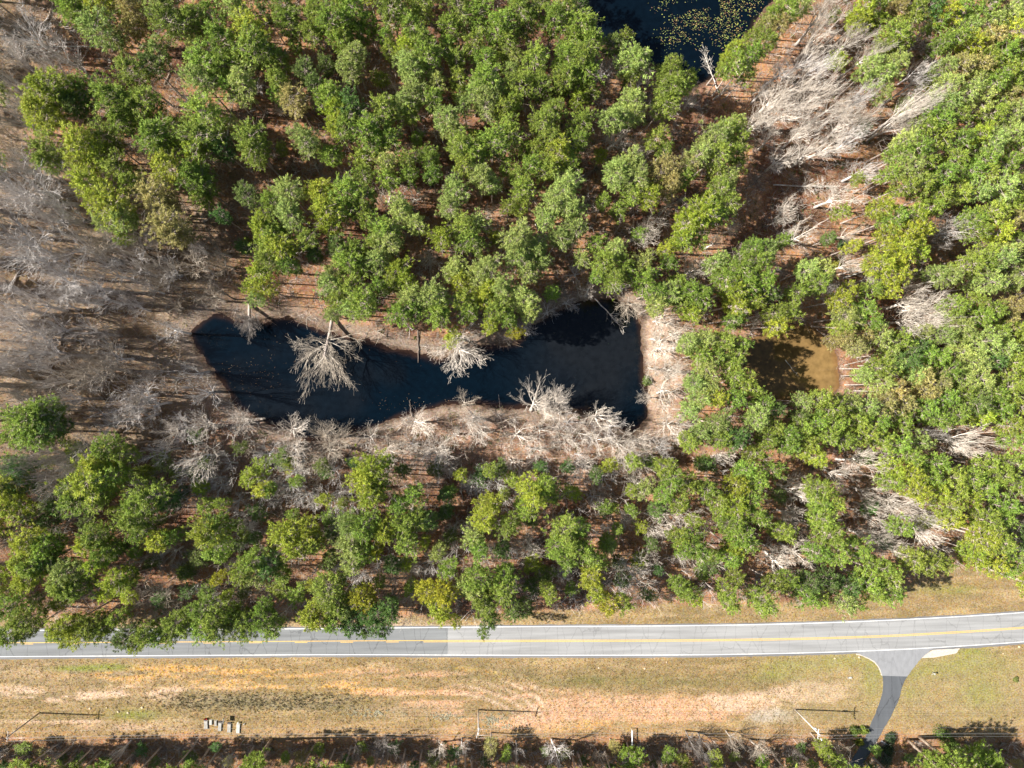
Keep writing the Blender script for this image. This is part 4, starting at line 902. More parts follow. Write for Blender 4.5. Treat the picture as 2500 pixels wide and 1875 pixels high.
# tall hardwoods of the swamp: rooted near the left edge, most of their crowns lie outside the frame
trng = random.Random(91)
roots = []
while len(roots) < 32:
    u, v = trng.uniform(-150, 300), trng.uniform(520, 1190)
    if all(abs(u - a) > 26 or abs(v - b) > 26 for a, b in roots): roots.append((u, v))
for i, (u, v) in enumerate(roots):
    q0 = at(u, v); h = trng.uniform(20, 28); w = uv_of(q0[0], q0[1], h * .72)
    B, q, sr, sh = tree_matrix(float(w[0]), float(w[1]), trng.uniform(30, 42), h, .72, 15.0, 4.0, trng, (float(q0[0]), float(q0[1])))
    t = thing("tall_hardwood", None, "tree", B, GB); label_for(t, "tall", "grey", "bare tree", u, v)
    t.rotation_mode = 'QUATERNION'; t.rotation_quaternion = q; t.scale = (sr, sr, sh)
    k_ = trng.choice([x for x in range(NBV) if x % 4 in (1, 2)]); c = link("crown", BV[k_][0], t); k = link("trunk", BV[k_][1], t)
    k.scale = (1.7, 1.7, 1)
    c.color = (.46, .44, .43, 1); k.color = (.30, .27, .25, 1)
write_labels()

# further leafless trees, beyond the three hundred that show largest, as one mass
brng = random.Random(404); bpos = []
def bare_zone(u, v):
    x, y = at(u, v)[:2]
    if pond_d(np.array([x]), np.array([y]))[0] < 2.5: return False
    if u < 540 and 260 < v < 1120: return True
    if u < 200 and v < 300: return True
    return 300 < u < 1640 and 1010 < v < 1440
_k = 0
while len(bpos) < 110 and _k < 9000:
    _k += 1; u, v = brng.uniform(-60, 1640), brng.uniform(0, 1440)
    if bare_zone(u, v) and all((u - a) ** 2 + (v - b) ** 2 > 32 ** 2 for a, b in bpos): bpos.append((u, v))
bV, bF, bC, o3 = [], [], [], 0
for u, v in bpos:
    lf = u < 540 and v < 1120
    h = brng.uniform(13, 21) if lf else brng.uniform(7, 11)
    B, q, sr, sh = tree_matrix(u, v, brng.uniform(22, 38) if lf else brng.uniform(18, 30), h, .72, 15.0, 4.0, brng)
    R_ = np.array(q.to_matrix()) @ np.diag([sr, sr, sh])
    (cv, cf, lc), (tv, tf) = BARR[brng.randrange(len(BARR))]
    bc = np.array(BTONE[brng.choice('ssnk' if lf else 'wssn')]) * brng.uniform(.85, 1.1)
    bV += [cv @ R_.T + np.array(B), (tv * [1.4, 1.4, 1]) @ R_.T + np.array(B)]; bF += [cf + o3, tf + o3 + len(cv)]; o3 += len(cv) + len(tv)
    bC += [lc * bc, np.tile(bc[None] * .8, (len(tv), 1))]
M_BSTAND = foliage_mat("bare_stand_bark", 'attr', 0.0)
tag(link("bare_stand", mesh_np("bare_stand", np.concatenate(bV), np.concatenate(bF), M_BSTAND, False, np.concatenate(bC))), "tangle of lesser leafless trees filling the swamp and lower wood", "trees", kind="stuff")

# the two big trees leaning out over the pond
def leaning(base_uv, crown_uv, zc, R, tone, label, seed):
    B = at(*base_uv); B[2] = gz(B[0], B[1]); P = at(crown_uv[0], crown_uv[1], zc)
    D = Vector(P - B); Ht = D.length / .72
    (cv, cf, lc), (tv, tf) = bare_arrays(seed, Ht=Ht, R=R, vase=-.45, fine=1.5, fork=.60, nl=17)
    t = thing("leaning_tree", label, "tree", B, None)
    t.rotation_mode = 'QUATERNION'; t.rotation_quaternion = Vector((0, 0, 1)).rotation_difference(D.normalized())
    c = link("crown", mesh_np("crown", cv, cf, M_TWIG, False, lc, "limb"), t); k = link("trunk", mesh_np("trunk", tv * np.array([1.7, 1.7, 1]), tf, M_BBARK, True), t)
    c.color = (*BTONE[tone], 1); k.color = (.42, .36, .32, 1)
    return t
leaning((812, 772), (792, 893), 9.0, 8.3, 'n', "largest leafless tree, leaning out over the dark pond with a round grey crown", 901)
leaning((1100, 806), (1126, 868), 7.0, 7.2, 'w', "pale leafless tree leaning over the pond's upper bank right of the standing snag", 902)
leaning((610, 740), (602, 800), 5.5, 3.4, 'k', "dark leafless branches hanging over the pond's upper left shore", 903)
# ------------------------------------------------------------------ fallen and standing dead wood
M_LOG_W = bark_mat("log_pale", False, (.50, .46, .41)); M_LOG_D = bark_mat("log_dark", False, (.14, .11, .09)); M_LOG_B = bark_mat("log_brown", False, (.33, .26, .2))
def log(t, a, b, r, mat, label, za=.2, zb=.2, name="fallen_log", cat="log", snags=5, seed=0):
    (u0, v0), (u1, v1) = tl(t, [a, b])
    A = at(u0, v0, za); Bq = at(u1, v1, zb); A[2] = max(gz(A[0], A[1]), -.3) + za; Bq[2] = max(gz(Bq[0], Bq[1]), -.3) + zb
    rr = np.random.RandomState(seed + 50)
    o0 = A.copy(); n = 7
    pts = [(Bq - A) * i / n + rr.randn(3) * [.06, .06, .02] * (0 < i < n) for i in range(n + 1)]
    rad = [r * (1 - .65 * i / n) for i in range(n + 1)]
    th = thing(name, label, cat, o0)
    link("trunk", mesh_np("trunk", *polytube(pts, rad, 7), mat, True), th)
    if snags:
        S0, S1 = [], []; L_ = np.linalg.norm(Bq - A); d = (Bq - A) / L_
        for i in range(snags * 5):
            t_ = .45 + .55 * rr.rand(); p = (Bq - A) * t_
            q = d * .8 + rr.randn(3) * .8; q[2] = abs(q[2]) * .6; q /= np.linalg.norm(q); ln = (.6 + 1.4 * rr.rand()) * min(1, L_ / 8)
            e = p + q * ln; S0.append(p); S1.append(e)
            for _ in range(2):
                q2 = q + rr.randn(3) * .5; q2[2] = abs(q2[2]); S0.append(e); S1.append(e + q2 / np.linalg.norm(q2) * ln * .7)
        link("branches", mesh_np("branches", *tubes(S0, S1, [.04] * len(S0), [.015] * len(S0), 4), mat), th)
log('A', (290, 165), (352, 0), .38, M_LOG_B, "thick brown fallen log crossing the clearing at the top left corner", seed=1)
log('A', (165, 302), (710, 296), .20, M_LOG_W, "long thin pale log lying level in the top left clearing", seed=2)
log('A', (1058, 545), (1110, 430), .28, M_LOG_B, "short brown log between pines in the upper left wood", snags=2, seed=3)
log('A', (1465, 870), (1490, 690), .20, M_LOG_W, "thin upright-lying pale log in a gap of the upper left pines", snags=2, seed=4)
log('A', (1240, 680), (1275, 580), .22, M_LOG_B, "small leaning log beside a grey bush in the upper left wood", snags=2, seed=5)
log('D', (80, 215), (150, 15), .40, M_LOG_B, "thick dark and pale log at the left edge of the leafless swamp", snags=1, seed=6)
log('D', (232, 745), (335, 520), .24, M_LOG_W, "long slanting log in the swamp left of the pond", snags=2, seed=7)
log('D', (405, 110), (440, 20), .30, M_LOG_D, "short dark log near the top of the leafless swamp", snags=0, seed=8)
log('D', (395, 590), (405, 350), .22, M_LOG_D, "narrow dark log lying upright in the swamp", snags=1, seed=9)
log('E', (503, 488), (502, 700), .26, M_LOG_D, "dark snag fallen from the upper bank into the long pond", za=.3, zb=.15, snags=0, seed=10)
log('E', (462, 1048), (445, 945), .20, M_LOG_D, "short dark snag reaching into the pond from its lower bank", za=.3, zb=.3, snags=1, seed=11)
log('E', (1025, 1085), (990, 990), .11, M_LOG_D, "thin dark branch on the silt of the pond's lower bank", snags=1, seed=12)
log('E', (300, 535), (300, 480), .10, M_LOG_D, "small dark stick stuck in the silt of the upper bank", snags=1, seed=13)
log('E', (230, 460), (310, 465), .16, M_LOG_D, "stubby dark log lying level on the upper bank", snags=0, seed=14)
log('E', (820, 1005), (975, 1150), .13, M_LOG_D, "thin dark fallen stem slanting down the lower bank", snags=1, seed=15)
log('E', (1640, 285), (1800, 460), .16, M_LOG_W, "pale dead stem lying half sunk in the pond's upper right corner", za=.1, zb=.0, snags=5, seed=16)
log('E', (780, 1350), (785, 1600), .15, M_LOG_W, "pale upright-lying pole of wood below the long pond", snags=0, seed=17)
log('E', (160, 1150), (30, 1320), .16, M_LOG_D, "dark curved limb on the lower bank left of centre", snags=2, seed=18)
log('C', (245, 590), (160, 350), .17, M_LOG_W, "slender dead tree fallen into the lily pond", za=.3, zb=.05, snags=8, seed=19)
log('C', (600, 1188), (1005, 1205), .20, M_LOG_W, "bright white fallen birch-like tree with hanging twigs", za=.5, zb=1.5, snags=14, seed=20)
log('C', (1200, 905), (1490, 690), .24, M_LOG_W, "thick pale leaning trunk on the right of the bare thicket", za=.4, zb=9, snags=3, seed=21)
log('C', (1140, 1280), (1245, 1370), .16, M_LOG_B, "brown log crossing a sandy gap right of the thicket", snags=1, seed=22)
log('F', (680, 680), (745, 765), .13, M_LOG_W, "thin pale stick floating in the muddy brown pond", za=.04, zb=.05, snags=1, seed=23)
log('F', (1050, 155), (1205, 105), .30, M_LOG_W, "thick pale log above the muddy brown pond", za=.3, zb=2.5, snags=1, seed=24)
log('F', (1060, 715), (1230, 670), .10, M_LOG_W, "thin white branch on the right bank of the muddy pond", snags=3, seed=25)
log('F', (380, 1315), (480, 1360), .14, M_LOG_W, "short pale log in the wood below the muddy pond", snags=1, seed=26)
log('E', (1248, 1440), (1310, 1430), .10, M_LOG_W, "small pale bent stick below the pond", snags=1, seed=27)
log('B', (1255, 1440), (1290, 1530), .12, M_LOG_W, "thin pale broken stem above the pond between pines", snags=1, seed=28)
log('G', (185, 625), (330, 520), .30, M_LOG_D, "dark leaning bole above the cracked road at left", snags=0, seed=29)

# pale boles of the trees whose crowns lie below the frame
def bole(a, b, h, r, label):
    A = at(*z7([a])[0]); A[2] = gz(A[0], A[1])
    (uu, vv) = z7([b])[0]; T = at(uu, vv, h)
    th = thing("tall_bole", label, "tree", A)
    n = 6; pts = [(T - A) * i / n for i in range(n + 1)]
    pts = [np.array(p) - [0, 0, .3 if i == 0 else 0] for i, p in enumerate(pts)]
    link("trunk", mesh_np("trunk", *polytube(pts, [r * (1 - .5 * i / n) for i in range(n + 1)], 8), M_LOG_B, True), th)
    (cv, cf), _ = pine_arrays(640 + int(r * 100), nb=50, R=3.4)
    c = link("crown", mesh_np("crown", (cv - [0, 0, 18.4]) * 1.0 + (T - A), cf, M_FOL), th); c.color = (*TONE['g'], 1)
bole((1265, 880), (1600, 1150), 19, .42, "straight pale brown bole leaning away at the lower right, right of the driveway")
bole((1165, 905), (1420, 1150), 17, .40, "grey brown bole just right of the driveway, left of its straighter twin")
def bole5(a, b, h, r, label):
    k = lambda p: ((400 + p[0] / 5.53 - 1900) * 3.687, (1650 + p[1] / 5.53 - 1560) * 3.687)
    bole(k(a), k(b), h, r, label)
bole5((1455, 855), (1180, 1244), 16, .38, "pale bole with a long shadow at the lower edge of the cleared strip")

# ------------------------------------------------------------------ shrubs by the driveway and along the wood edge
def shrub(u, v, r, h, colr, label, seed, name="evergreen_shrub"):
    rr = np.random.RandomState(seed); B = at(u, v); B[2] = gz(B[0], B[1])
    n = 1500; D = rr.randn(n, 3); D[:, 2] = np.abs(D[:, 2]); D /= np.linalg.norm(D, axis=1, keepdims=True)
    lob = 1 + .16 * np.sin(3 * np.arctan2(D[:, 1], D[:, 0]) + seed) + .12 * np.sin(5 * D[:, 2] * 2 + seed)
    P = D * (r * lob * (.55 + .5 * rr.rand(n)))[:, None]; P[:, 2] *= h / r; P[:, 2] += .15
    A = rr.randn(n, 3); A /= np.linalg.norm(A, axis=1, keepdims=True); Bv = np.cross(A, D + rr.randn(n, 3) * .5); Bv /= np.linalg.norm(Bv, axis=1, keepdims=True)
    s = .13
    V = np.stack([P - A * s, P + Bv * s * .6, P + A * s, P - Bv * s * .6], 1).reshape(-1, 3)
    th = thing(name, label, "shrub", B)
    c = link("foliage", mesh_np("foliage", V, np.arange(n * 4).reshape(-1, 4), M_FOL), th); c.color = (*colr, 1)
    S1 = D[:24] * r * .7; S1[:, 2] *= h / r
    k = link("stems", mesh_np("stems", *tubes(np.zeros((24, 3)), S1, [.03] * 24, [.01] * 24, 4), M_LOG_B), th)
z7s = lambda x, y: z7([(x, y)])[0]
shrub(*z7s(680, 818), 1.35, 1.6, (.12, .17, .03), "dark green shrub left of the driveway at the wood's edge", 1)
shrub(*z7s(762, 812), 1.1, 1.7, (.20, .25, .04), "small yellow-green shrub touching the driveway's left edge", 2)
shrub(*z7s(722, 920), 1.15, 1.3, (.26, .27, .03), "bright yellow shrub in shade left of the driveway", 3)
shrub(*z7s(975, 985), 1.9, 1.5, (.05, .085, .03), "round clipped dark shrub right of the shaded driveway", 4)
shrub(*z7s(1000, 880), 1.5, 1.4, (.06, .10, .04), "dark shrub behind the grey object right of the driveway", 5)
shrub(*z7s(955, 1080), 1.8, 1.6, (.07, .11, .06), "grey-green shrub at the bottom edge right of the driveway", 6)
shrub(*z7s(1440, 830), 1.9, 3.5, (.10, .16, .03), "glossy green broadleaf bush, topmost of the row at lower right", 7)
shrub(*z7s(1500, 900), 2.0, 4.0, (.11, .17, .03), "glossy green broadleaf bush, middle of the row at lower right", 8)
shrub(*z7s(1560, 975), 2.0, 4.0, (.10, .15, .03), "glossy green broadleaf bush, lowest of the row at lower right", 9)
shrub(1524, 1823, 1.0, 1.1, (.20, .24, .03), "small round yellow-green bush near the metal gate", 10)
shrub(2478, 1658, .7, .4, (.20, .22, .06), "small patchy weed bush on the lawn at the right edge", 11)
shrub(1862, 1488, 1.2, 1.4, (.15, .18, .03), "bushy seedling pine at the verge above the pale road", 12)
shrub(600, 1602 - 180, 1.6, 2.2, (.26, .27, .03), "bright yellow magnolia-like bush above the cracked road", 13)
shrub(612, 600, 2.0, 3.0, (.20, .24, .03), "glossy yellowish evergreen bush in the upper left pines", 14)
shrub(1580, 930, 1.3, 1.5, (.15, .2, .05), "low green bush on the pond's straight right bank", 15)
shrub(2055, 600, 1.6, 2.0, (.08, .15, .05), "broad leaved dark shrub above the muddy pond", 16)
shrub(2040, 645, 1.2, 1.6, (.26, .26, .03), "little yellow shrub above the muddy pond", 17)

# ------------------------------------------------------------------ stuff: brush, tufts, litter, lily pads, floating leaves
def scatter(n, seed, test, pad=40):
    rr = np.random.RandomState(seed); out = np.zeros((0, 2))
    while len(out) < n:
        u = rr.uniform(-pad, 2500 + pad, 20000); v = rr.uniform(-pad, 1875 + pad, 20000)
        k = test(u, v) * 1.0 > rr.rand(20000)
        out = np.concatenate([out, np.stack([u[k], v[k]], 1)])
    return out[:n]
def to_world(UV):
    X = (UV[:, 0] - 1250) / F; Yv = -(UV[:, 1] - 937.5) / F
    x = cs * X - sn; zz = -sn * X - cs; t = -H / zz
    x, y = x * t, Yv * t
    return x, y
def wood_test(u, v):
    e = np.interp(u, EDGE_U, EDGE_V) - 6
    w = (v < e) | (v > 1808)
    X = to_world(np.stack([u, v], 1)); d = pond_d(X[0], X[1])
    left = np.where((u < 560) & (v > 300) & (v < 1080), .30, .85)
    near = np.where(v > 1808, 1.4, 1.0)
    return w * (d > .5) * left * near * np.where(d < 4, .45, 1) * (np.abs(u - drive_u(v)) > 18)
UV = scatter(8600, 21, wood_test)
x, y = to_world(UV); z = terrain(x, y)
rr = np.random.RandomState(9); k = 15; n = len(x)
base = np.repeat(np.stack([x, y, z], 1), k, 0)
hh = np.repeat(.5 + 2.3 * rr.rand(n) ** 1.5, k)
d = rr.randn(n * k, 3) * [.8, .8, .3] + [0, 0, .75]; d /= np.linalg.norm(d, axis=1, keepdims=True)
p0 = base + rr.randn(n * k, 3) * [.25, .25, 0]; p1 = p0 + d * (hh * (.6 + .5 * rr.rand(n * k)))[:, None]
d2 = d + rr.randn(n * k, 3) * .6; p2 = p1 + d2 * (hh * .45)[:, None]; p2[:, 2] = np.maximum(p2[:, 2], base[:, 2] + .05)
V, Fq = merge([tubes(p0, p1, np.full(n * k, .026), np.full(n * k, .018), 3), tubes(p1, p2, np.full(n * k, .018), np.full(n * k, .008), 3)])
cb = np.repeat(np.array([(.36, .32, .28), (.30, .22, .15), (.42, .39, .36), (.22, .16, .12)])[rr.randint(0, 4, n)], k * 6, 0)
cc = np.concatenate([cb, cb])
M_BRUSH = foliage_mat("brush_twigs", 'attr', 0.0)
tag(link("underbrush", mesh_np("underbrush", V, Fq, M_BRUSH, False, cc)), "low grey and brown twiggy underbrush over the forest floor", "underbrush", kind="stuff")

# slim leafless saplings: too many to count, their stems throw the long thin shadows
def sap_test(u, v):
    e = np.interp(u, EDGE_U, EDGE_V) - 14
    X = to_world(np.stack([u, v], 1)); d = pond_d(X[0], X[1])
    w = ((v < e) | (v > 1812)) * (d > 2.5)
    left = .45 * (1 - sstep(480, 640, u)) * sstep(250, 420, v) * (1 - sstep(1150, 1300, v))
    sth = sstep(1000, 1060, v) * (1 - sstep(1150, 1250, v)) * (u > 500) * (u < 1620)
    return w * np.clip(.22 + .8 * left + .8 * sth + .75 * (v > 1130) * (v < 1500) * (u < 1750) + .0 * (v > 1812) + .35 * (u < 200), 0, 1)
UV = scatter(1500, 27, sap_test, 150)
x, y = to_world(UV); z = terrain(x, y); n = len(x); rr = np.random.RandomState(12)
hh = 4 + 9 * rr.rand(n) ** 1.3; lean = rr.randn(n, 2) * .035
b0 = np.stack([x, y, z - .2], 1); tp = b0 + np.stack([lean[:, 0] * hh, lean[:, 1] * hh, hh], 1)
md = (b0 + tp) / 2 + rr.randn(n, 3) * [.15, .15, 0]
P0, P1, R0, R1 = [b0, md], [md, tp], [.06 + .08 * rr.rand(n), .05 + 0 * hh], [.045 + 0 * hh, .02 + 0 * hh]
for j in range(9):
    f = .4 + .58 * rr.rand(n); a = b0 + (tp - b0) * f[:, None]
    dd = rr.randn(n, 3) * [1, 1, .3] + [0, 0, .75]; dd /= np.linalg.norm(dd, axis=1, keepdims=True); ln = (1.15 - f) * hh * (.35 + .25 * rr.rand(n))
    b = a + dd * ln[:, None]; P0.append(a); P1.append(b); R0.append(.03 + 0 * f); R1.append(.016 + 0 * f)
    for _ in range(2):
        a2 = a + (b - a) * (.4 + .5 * rr.rand(n))[:, None]; d3 = dd + rr.randn(n, 3) * .55; P0.append(a2); P1.append(a2 + d3 * (ln * .45)[:, None]); R0.append(.02 + 0 * f); R1.append(.013 + 0 * f)
m_ = len(P0); V, Fq = tubes(np.concatenate(P0), np.concatenate(P1), np.concatenate(R0), np.concatenate(R1), 3)
cb = np.array([(.52, .48, .43), (.44, .40, .37), (.28, .24, .2), (.45, .37, .30)])[rr.randint(0, 4, n)]
cc = np.repeat(np.tile(cb, (m_, 1)), 6, 0)
tag(link("saplings", mesh_np("saplings", V, Fq, M_BRUSH, False, cc)), "countless slim leafless saplings between the larger trees", "saplings", kind="stuff")

# small evergreen seedlings and weeds of the wood floor
UV = scatter(2600, 22, lambda u, v: wood_test(u, v) * np.where(u < 560, .15, 1))
x, y = to_world(UV); z = terrain(x, y); n = len(x); k = 22
base = np.repeat(np.stack([x, y, z], 1), k, 0); sz = np.repeat(.35 + .75 * rr.rand(n) ** 2, k)
P = base + rr.randn(n * k, 3) * sz[:, None] * [.7, .7, .35]; P[:, 2] = base[:, 2] + np.abs(P[:, 2] - base[:, 2]) + .1
A = rr.randn(n * k, 3); A /= np.linalg.norm(A, axis=1, keepdims=True); Bv = np.cross(A, rr.randn(n * k, 3)); Bv /= np.linalg.norm(Bv, axis=1, keepdims=True)
s = .17
V = np.stack([P - A * s, P + Bv * s * .6, P + A * s, P - Bv * s * .6], 1).reshape(-1, 3)
cb = np.repeat(np.array([(.10, .14, .03), (.14, .17, .04), (.07, .11, .035), (.17, .17, .05)])[rr.randint(0, 4, n)], k * 4, 0)
tag(link("ground_cover", mesh_np("ground_cover", V, np.arange(len(V)).reshape(-1, 4), M_FOL_A, False, cb)), "scattered low green seedlings and weeds under the trees", "ground cover", kind="stuff")

# dry grass tufts and weeds of the cleared strip
def grass_test(u, v):
    e = np.interp(u, EDGE_U, EDGE_V) + 5
    lt = np.interp(u, uu_, LT) - 8; lb = np.interp(u, uu_, LB) + 10
    ok = ((v > e) & (v < lt)) | ((v > lb) & (v < 1800))
    ok &= ~((np.abs(u - drive_u(v)) < 34 + np.clip(1650 - v, 0, 60) * .9) & (v > 1590))
    dens = .4 + .6 * np.exp(-((u - 640) / 260) ** 4 - ((v - 1712) / 24) ** 4) + .35 * np.exp(-((v - 1665) / 30) ** 2) * (u > 1000) * (u < 1900)
    dens *= np.where(u > 1960, .4, 1)
    return ok * dens * .8
UV = scatter(11000, 23, grass_test)
x, y = to_world(UV); z = terrain(x, y); n = len(x); k = 5
tall = np.exp(-((UV[:, 0] - 640) / 260) ** 4 - ((UV[:, 1] - 1712) / 24) ** 4)
base = np.repeat(np.stack([x, y, z], 1), k, 0); hh = np.repeat((.05 + .13 * rr.rand(n)) * (1 + 1.6 * tall), k)
a = rr.rand(n * k) * 6.283; wv = np.stack([np.cos(a), np.sin(a), 0 * a], 1)
P = base + rr.randn(n * k, 3) * [.16, .16, 0]; top = P + np.stack([rr.randn(n * k) * .10, rr.randn(n * k) * .10, hh], 1)
V = np.stack([P - wv * .07, P + wv * .07, top + wv * .03, top - wv * .03], 1).reshape(-1, 3)
pal = np.array([(.30, .21, .105), (.24, .17, .08), (.34, .25, .14), (.21, .17, .065)]); pw = np.array([(.20, .175, .10), (.26, .22, .15), (.18, .165, .08), (.30, .27, .20)])
ci = rr.randint(0, 4, n); cb = np.where((rr.rand(n) < tall)[:, None], pw[ci], pal[ci]); cb = np.repeat(cb, k * 4, 0)
tag(link("dry_grass", mesh_np("dry_grass", V, np.arange(len(V)).reshape(-1, 4), M_FOL_A, False, cb)), "short dry grass tufts and weeds on the verge and cleared strip", "grass", kind="stuff")

# pale woolly weeds on the cleared strip beside the middle pole
UV = []
rr2 = np.random.RandomState(31)
for (u, v, ru, rv, m_) in [(1205, 1757, 34, 12, 70), (1090, 1748, 40, 7, 45), (900, 1740, 60, 8, 50), (1235, 1772, 14, 6, 14)]:
    for _ in range(m_): UV.append((u + rr2.randn() * ru * .5, v + rr2.randn() * rv * .6))
UV = np.array(UV); x, y = to_world(UV); z = terrain(x, y); n = len(x); k = 9
base = np.repeat(np.stack([x, y, z], 1), k, 0); P = base + rr2.randn(n * k, 3) * [.13, .13, .03] + [0, 0, .12]
A = rr2.randn(n * k, 3) * [1, 1, .3]; A /= np.linalg.norm(A, axis=1, keepdims=True); Bv = np.cross(A, [0, 0, 1.0]); s = .13
V = np.stack([P - A * s, P + Bv * s * .5, P + A * s, P - Bv * s * .5], 1).reshape(-1, 3)
tag(link("woolly_weeds", mesh_np("woolly_weeds", V, np.arange(len(V)).reshape(-1, 4), M_FOL_A, False, np.tile([[.38, .37, .27]], (len(V), 1)))), "pale woolly weeds around the middle utility pole", "weeds", kind="stuff")

def discs(name, UV, z, rad, cols, seed, label, cat, squash=.8):
    rr = np.random.RandomState(seed); n = len(UV); x, y = to_world(UV); k = 6
    r = rad[0] + (rad[1] - rad[0]) * rr.rand(n) ** 1.5; ph = rr.rand(n) * 6.28
    V = np.zeros((n, 8, 3))
    for i in range(8):
        a = ph + i * math.pi / 4; q = r * (.8 + .35 * rr.rand(n))
        V[:, i] = np.stack([x + np.cos(a) * q, y + np.sin(a) * q * squash, z + .008 * rr.rand(n) + .004 + 0 * x], 1)
    Fq = np.concatenate([np.arange(n)[:, None] * 8 + np.array([[0, 1, 2, 3]]), np.arange(n)[:, None] * 8 + np.array([[0, 3, 4, 7]]), np.arange(n)[:, None] * 8 + np.array([[4, 5, 6, 7]])])
    cb = np.repeat(np.array(cols)[rr.randint(0, len(cols), n)], 8, 0)
    tag(link(name, mesh_np(name, V.reshape(-1, 3), Fq, M_PAD, False, cb)), label, cat, kind="stuff")
M_PAD = foliage_mat("floating_leaf", 'attr', 0.05)
def lily_test(u, v):
    X = to_world(np.stack([u, v], 1)); d = sdist(PONDS[1], X[0], X[1])
    n_ = fbm(X[0], X[1], 5, 60, 3)
    c = np.exp(-((u - 1735) / 120) ** 4 - ((v + 10) / 118) ** 6)
    return (d < -1) * c * sstep(.32, .55, n_)
rr = np.random.RandomState(44)
uu = rr.uniform(1500, 1880, 60000); vv = rr.uniform(-120, 200, 60000); kk = lily_test(uu, vv) > rr.rand(60000)
LU = np.stack([uu[kk], vv[kk]], 1)[:2700]
discs("lily_pads", LU, -.3, (.06, .16), [(.22, .23, .05), (.16, .20, .05), (.25, .17, .06), (.19, .10, .05), (.12, .16, .05), (.27, .25, .08)], 45, "yellow, green and orange lily pads on the pond at the top edge", "lily pads")
def leaf_test(u, v):
    X = to_world(np.stack([u, v], 1)); d = sdist(PONDS[0], X[0], X[1])
    n_ = fbm(X[0] + 3 * fbm(X[0], X[1], 5, 90), X[1] + 3 * fbm(X[1], X[0], 5, 91), 4.7, 61, 4)
    w = np.exp(-((u - 640) / 130) ** 2 - ((v - 930) / 50) ** 2) * .9 + np.exp(-((u - 1000) / 90) ** 2 - ((v - 985) / 18) ** 2) + .25 * np.exp(-((u - 600) / 140) ** 2 - ((v - 830) / 60) ** 2) + .35 * np.exp(-((d + 1.2) / 1.0) ** 2) * (u < 1500) + .3 * np.exp(-((u - 980) / 60) ** 2 - ((v - 885) / 12) ** 2)
    return (d < -.3) * w * sstep(.4, .6, n_)
uu = rr.uniform(450, 1600, 200000); vv = rr.uniform(740, 1080, 200000); kk = leaf_test(uu, vv) > rr.rand(200000)
LU = np.stack([uu[kk], vv[kk]], 1)
LU = LU[rr.permutation(len(LU))[:330]]
discs("floating_leaves", LU, -.3, (.03, .085), [(.34, .22, .12), (.28, .15, .08), (.42, .33, .22), (.36, .18, .08)], 46, "brown fallen leaves floating on the long pond", "leaves", .6)

# ------------------------------------------------------------------ poles and wires
M_POLE = bark_mat("pole_wood", False, (.40, .34, .29)); M_POLE2 = bark_mat("pole_wood_pale", False, (.58, .54, .50)); M_METAL = simple_mat("galvanised_metal", (.55, .57, .58), .4, .1, 3, metal=.6)
M_CER = simple_mat("insulator_glaze", (.65, .66, .66), .25, .05, 3); M_WIRE = simple_mat("wire_metal", (.42, .42, .42), .4, .05, 2, metal=.5); M_CAN = simple_mat("transformer_paint", (.62, .64, .65), .45, .08, 2)
poles = []
def pole(base, h, arm_rz, armw, mat, label, extra=None):
    B = at(*base); B[2] = gz(B[0], B[1])
    th = thing("utility_pole", label, "utility pole", B, "utility poles along the cleared strip")
    link("post", mesh_np("post", *polytube([(0, 0, -.5), (0, 0, h * .5), (0, 0, h)], [.19, .16, .12], 10), mat, True), th)
    ca = link("crossarm", mesh_np("crossarm", *box(0, .17, h - .7, armw, .13, .13, 0, .01), mat), th)
    ca.rotation_euler = (0, 0, arm_rz)
    tips = []
    for s in (-.46, -.2, .46):
        ins = merge([polytube([(s * armw, .17, h - .635), (s * armw, .17, h - .45), (s * armw, .17, h - .38)], [.05, .085, .03], 8), polytube([(s * armw, .17, h - .56), (s * armw, .17, h - .53)], [.11, .09], 8)])
        o = link("insulator", mesh_np("insulator", *ins, M_CER, True), ca)
        c, s_ = math.cos(arm_rz), math.sin(arm_rz)
        tips.append(np.array([B[0] + s * armw * c - .17 * s_, B[1] + s * armw * s_ + .17 * c, B[2] + h - .38]))
    link("insulator", mesh_np("insulator", *polytube([(0, 0, h), (0, 0, h + .22)], [.05, .03], 8), M_CER, True), th)
    tips.append(np.array([B[0], B[1], B[2] + h + .2]))
    br = tubes([(-.32 * armw, .17, h - .77), (.32 * armw, .17, h - .77)], [(0, .14, h - 1.5), (0, .14, h - 1.5)], [.02, .02], [.02, .02], 4)
    o = link("brace", mesh_np("brace", *br, M_METAL), ca)
    poles.append(tips); return th, B
pA, BA = pole((97, 1740), 12.6, math.radians(84), 2.3, M_POLE, "dark utility pole with a crossarm at the lower left, beside a pale track")  # darker wood tone stands in for this pole's shaded side
pB, BB = pole((1168, 1732.5), 13.2, math.radians(74), 2.3, M_POLE2, "slim pale utility pole in the middle of the cleared strip, among woolly weeds")
pC, BC = pole((1940.5, 1731.5), 14.0, math.radians(86), 2.4, M_POLE2, "tall pale utility pole with a transformer left of the driveway")
for (P_, hz, s) in ((pB, 10.2, .6), (pC, 10.9, 1.0)):
    tr = merge([polytube([(.38, 0, hz - .55 * s), (.38, 0, hz + .35 * s)], [.27 * s, .27 * s], 14), polytube([(.38, 0, hz + .35 * s), (.38, 0, hz + .5 * s)], [.29 * s, .15 * s], 14)])
    t_ = link("transformer", mesh_np("transformer", *tr, M_CAN, True), P_)
    link("bushing", mesh_np("bushing", *polytube([(.38, .08, hz + .45 * s), (.38, .08, hz + .8 * s)], [.05, .03], 8), M_CER, True), t_)
    link("bracket", mesh_np("bracket", *box(.15, 0, hz, .12, .1, .3), M_METAL), P_)
